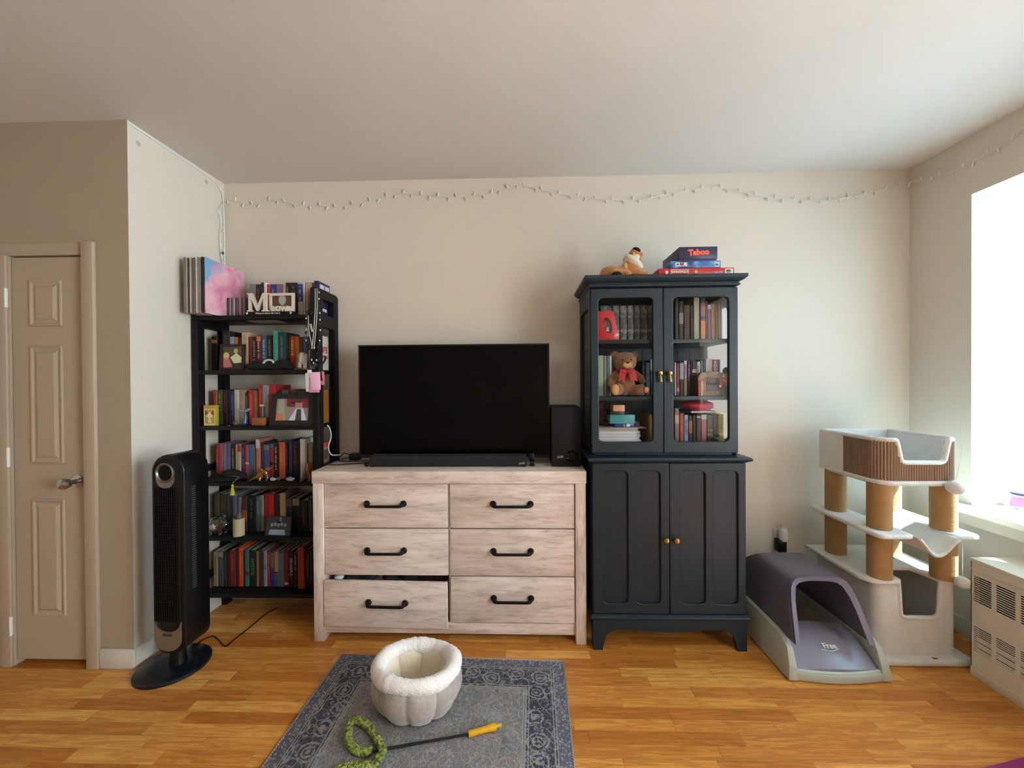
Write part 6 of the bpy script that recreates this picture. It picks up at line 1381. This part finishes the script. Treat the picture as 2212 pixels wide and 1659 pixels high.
# ------------------------------------------------------------------ wall outlet with plug-in freshener and adapter
ol = thing('wall_outlet', 'white wall outlet plate low on the back wall', 'outlet', (1.565, YB-.004, .37)); a = at(1670, 1139, Y=YB); c = at(1686, 1180, Y=YB)
part('plate', MB().box(a.x, a.x+.072, YB-.006, YB-.0005, .345, .46, .002), m_white, ol)
for z in (.38, .425): part('socket', MB().box(a.x+.022, a.x+.050, YB-.0075, YB-.005, z-.012, z+.012, .002), M('#d8d8d4', .5, 0, 0), ol)
a1 = at(1692, 1152, Y=2.43)
af = thing('air_freshener', 'white plug-in air freshener in the upper socket of the outlet', 'air freshener', (a1.x, 2.43, a1.z))
part('warmer', MB().tube([(a1.x, 2.43, a1.z-.045), (a1.x, 2.43, a1.z-.03), (a1.x, 2.43, a1.z+.02), (a1.x, 2.43, a1.z+.034)], [.020, .026, .024, .020], 18), m_white, af); part('vent_cap', MB().tube([(a1.x+.002, 2.43, a1.z+.034), (a1.x+.002, 2.43, a1.z+.042)], [.018, .016], 18), M('#c8ccc8', .5, 0, 0), af)
part('plug', MB().box(a1.x-.016, a1.x+.014, 2.43, YB-.0075, a1.z-.02, a1.z+.01, .004), m_white, af)
a2 = at(1688, 1178, Y=2.43)
ad = thing('black_adapter', 'black power adapter plugged in below the white air freshener', 'adapter', (a2.x, 2.43, a2.z))
part('casing', MB().box(a2.x-.024, a2.x+.024, 2.415, YB-.0075, a2.z-.038, a2.z+.034, .005), m_blackp, ad)
part('cable', MB().tube(catmull([(a2.x-.006, 2.43, a2.z-.036), (a2.x-.004, 2.43, a2.z-.06), (a2.x+.004, 2.435, a2.z-.12), (a2.x-.01, 2.44, .12), (a2.x-.02, 2.445, .004)], 6), .003, 6), m_blackp, ad)

# ------------------------------------------------------------------ string lights round the top of the walls
sl = thing('string_lights', 'white fairy light string draped along the top of the walls', 'string lights', (0, 2.45, 2.5))
px_ = [(483, 575, 0), (478, 540, 0), (476, 512, 0), (479, 480, 0), (474, 455, 0), (484, 437, 1), (497, 431, 1), (515, 436, 1), (541, 443, 1), (565, 440, 1), (585, 433, 1), (615, 436, 1), (640, 443, 1), (670, 444, 1), (700, 445, 1), (725, 448, 1), (757, 443, 1), (790, 438, 1), (820, 430, 1), (850, 421, 1), (875, 418, 1), (905, 421, 1), (940, 424, 1), (975, 426, 1), (1010, 425, 1), (1050, 420, 1), (1085, 410, 1), (1118, 401, 1), (1150, 406, 1), (1190, 416, 1), (1225, 422, 1), (1260, 426, 1), (1300, 431, 1), (1345, 433, 1), (1390, 430, 1), (1440, 420, 1), (1490, 411, 1), (1540, 404, 1), (1590, 413, 1), (1640, 424, 1), (1690, 430, 1), (1740, 433, 1), (1790, 433, 1), (1840, 425, 1), (1890, 413, 1), (1930, 405, 1), (1956, 396, 1), (1985, 391, 2), (2015, 380, 2), (2050, 374, 2), (2085, 358, 2), (2120, 340, 2), (2155, 320, 2), (2185, 303, 2), (2212, 275, 2), (2260, 250, 2)]
def wpt(u, v, k, d=.006): return at(u, v, X=XL+.02) if k == 0 else (at(u, v, Y=YB-d) if k == 1 else at(u, v, X=XR-d))
wp = []
for u, v, k in px_:
    p = wpt(u, v, k)
    if k == 0: p.y = min(p.y, 2.455)
    wp.append(p)
cur = catmull(wp, 6); w1 = []; w2 = []
for i, p in enumerate(cur):
    a = i*.9; w1.append(p+Vector((0, -.001, .002*sin(a)))); w2.append(p+Vector((0, -.003, -.002*sin(a))))
b = MB(); b.tube(w1, .0011, 5); b.tube(w2, .0010, 5); part('wire', b, m_white, sl)
Rb = random.Random(11); m_bulb = M('#e6e4da', .3, 0, 0, name='bulb_holder'); m_tip = glass_mat('bulb_glass', gloss=.9, base=.35)
n = 98; cl_ = [0]
for i in range(1, len(cur)): cl_.append(cl_[-1]+(cur[i]-cur[i-1]).length)
for i in range(n):
    s = cl_[-1]*(i+.5)/n; j = next(k for k in range(len(cl_)) if cl_[k] >= s); p = cur[j]; up = 1 if (i % 2) else -1
    onr = p.x > 2.33; onl = s < .45
    side = Rb.uniform(-.5, .5)
    d = Vector((0, side, up)) if onr else (Vector((.9, -.3, .3*up)) if onl else Vector((side, -.25, up)))
    d.normalize(); q0 = p; q1 = p+d*.008; q2 = p+d*.019
    b = MB(); b.tube([q0, q1, q2], [.0026, .0042, .0042], 8); b.tube([q2, q2+d*.004, q2+d*.008], [.0036, .0030, .0012], 8)
    part('bulb', b, m_bulb, sl)
b = MB(); c = at(481, 546, X=XL+.02); b.box(c.x-.006, c.x+.006, min(c.y, 2.45)-.008, min(c.y, 2.45)+.004, c.z-.010, c.z+.006, .001); part('connector', b, M('#4c4c48', .5, 0, 0), sl)

# ------------------------------------------------------------------ second rug, only its edge in view
r2 = thing('magenta_rug', 'edge of pale rug with magenta border at the bottom right corner', 'rug', (2.0, .9, 0))
p1 = at(2130, 1659, Z=.008); p2 = at(2212, 1637, Z=.008); d = (p2-p1).normalized(); nrm = Vector((d.y, -d.x, 0))
if nrm.y > 0: nrm = -nrm
A_ = p1-d*.02; L_ = (2.03-A_.x)/d.x
B_ = A_+d*L_
me = MB().prism([(A_.x, A_.y), (B_.x, B_.y), (B_.x, B_.y-1.1), (A_.x+.0, A_.y-1.1)], .0006, .009, 'Z').mesh('r'); part('pile', me, M('#a8a0a8', .95, 0, .15, .5, 80), r2)
b = MB().prism([(A_.x-.0, A_.y), (B_.x, B_.y), (B_.x, B_.y-.045), (A_.x, A_.y-.045)], .0095, .011, 'Z'); part('border', b, M('#8c2c6c', .9, 0, .1), r2)
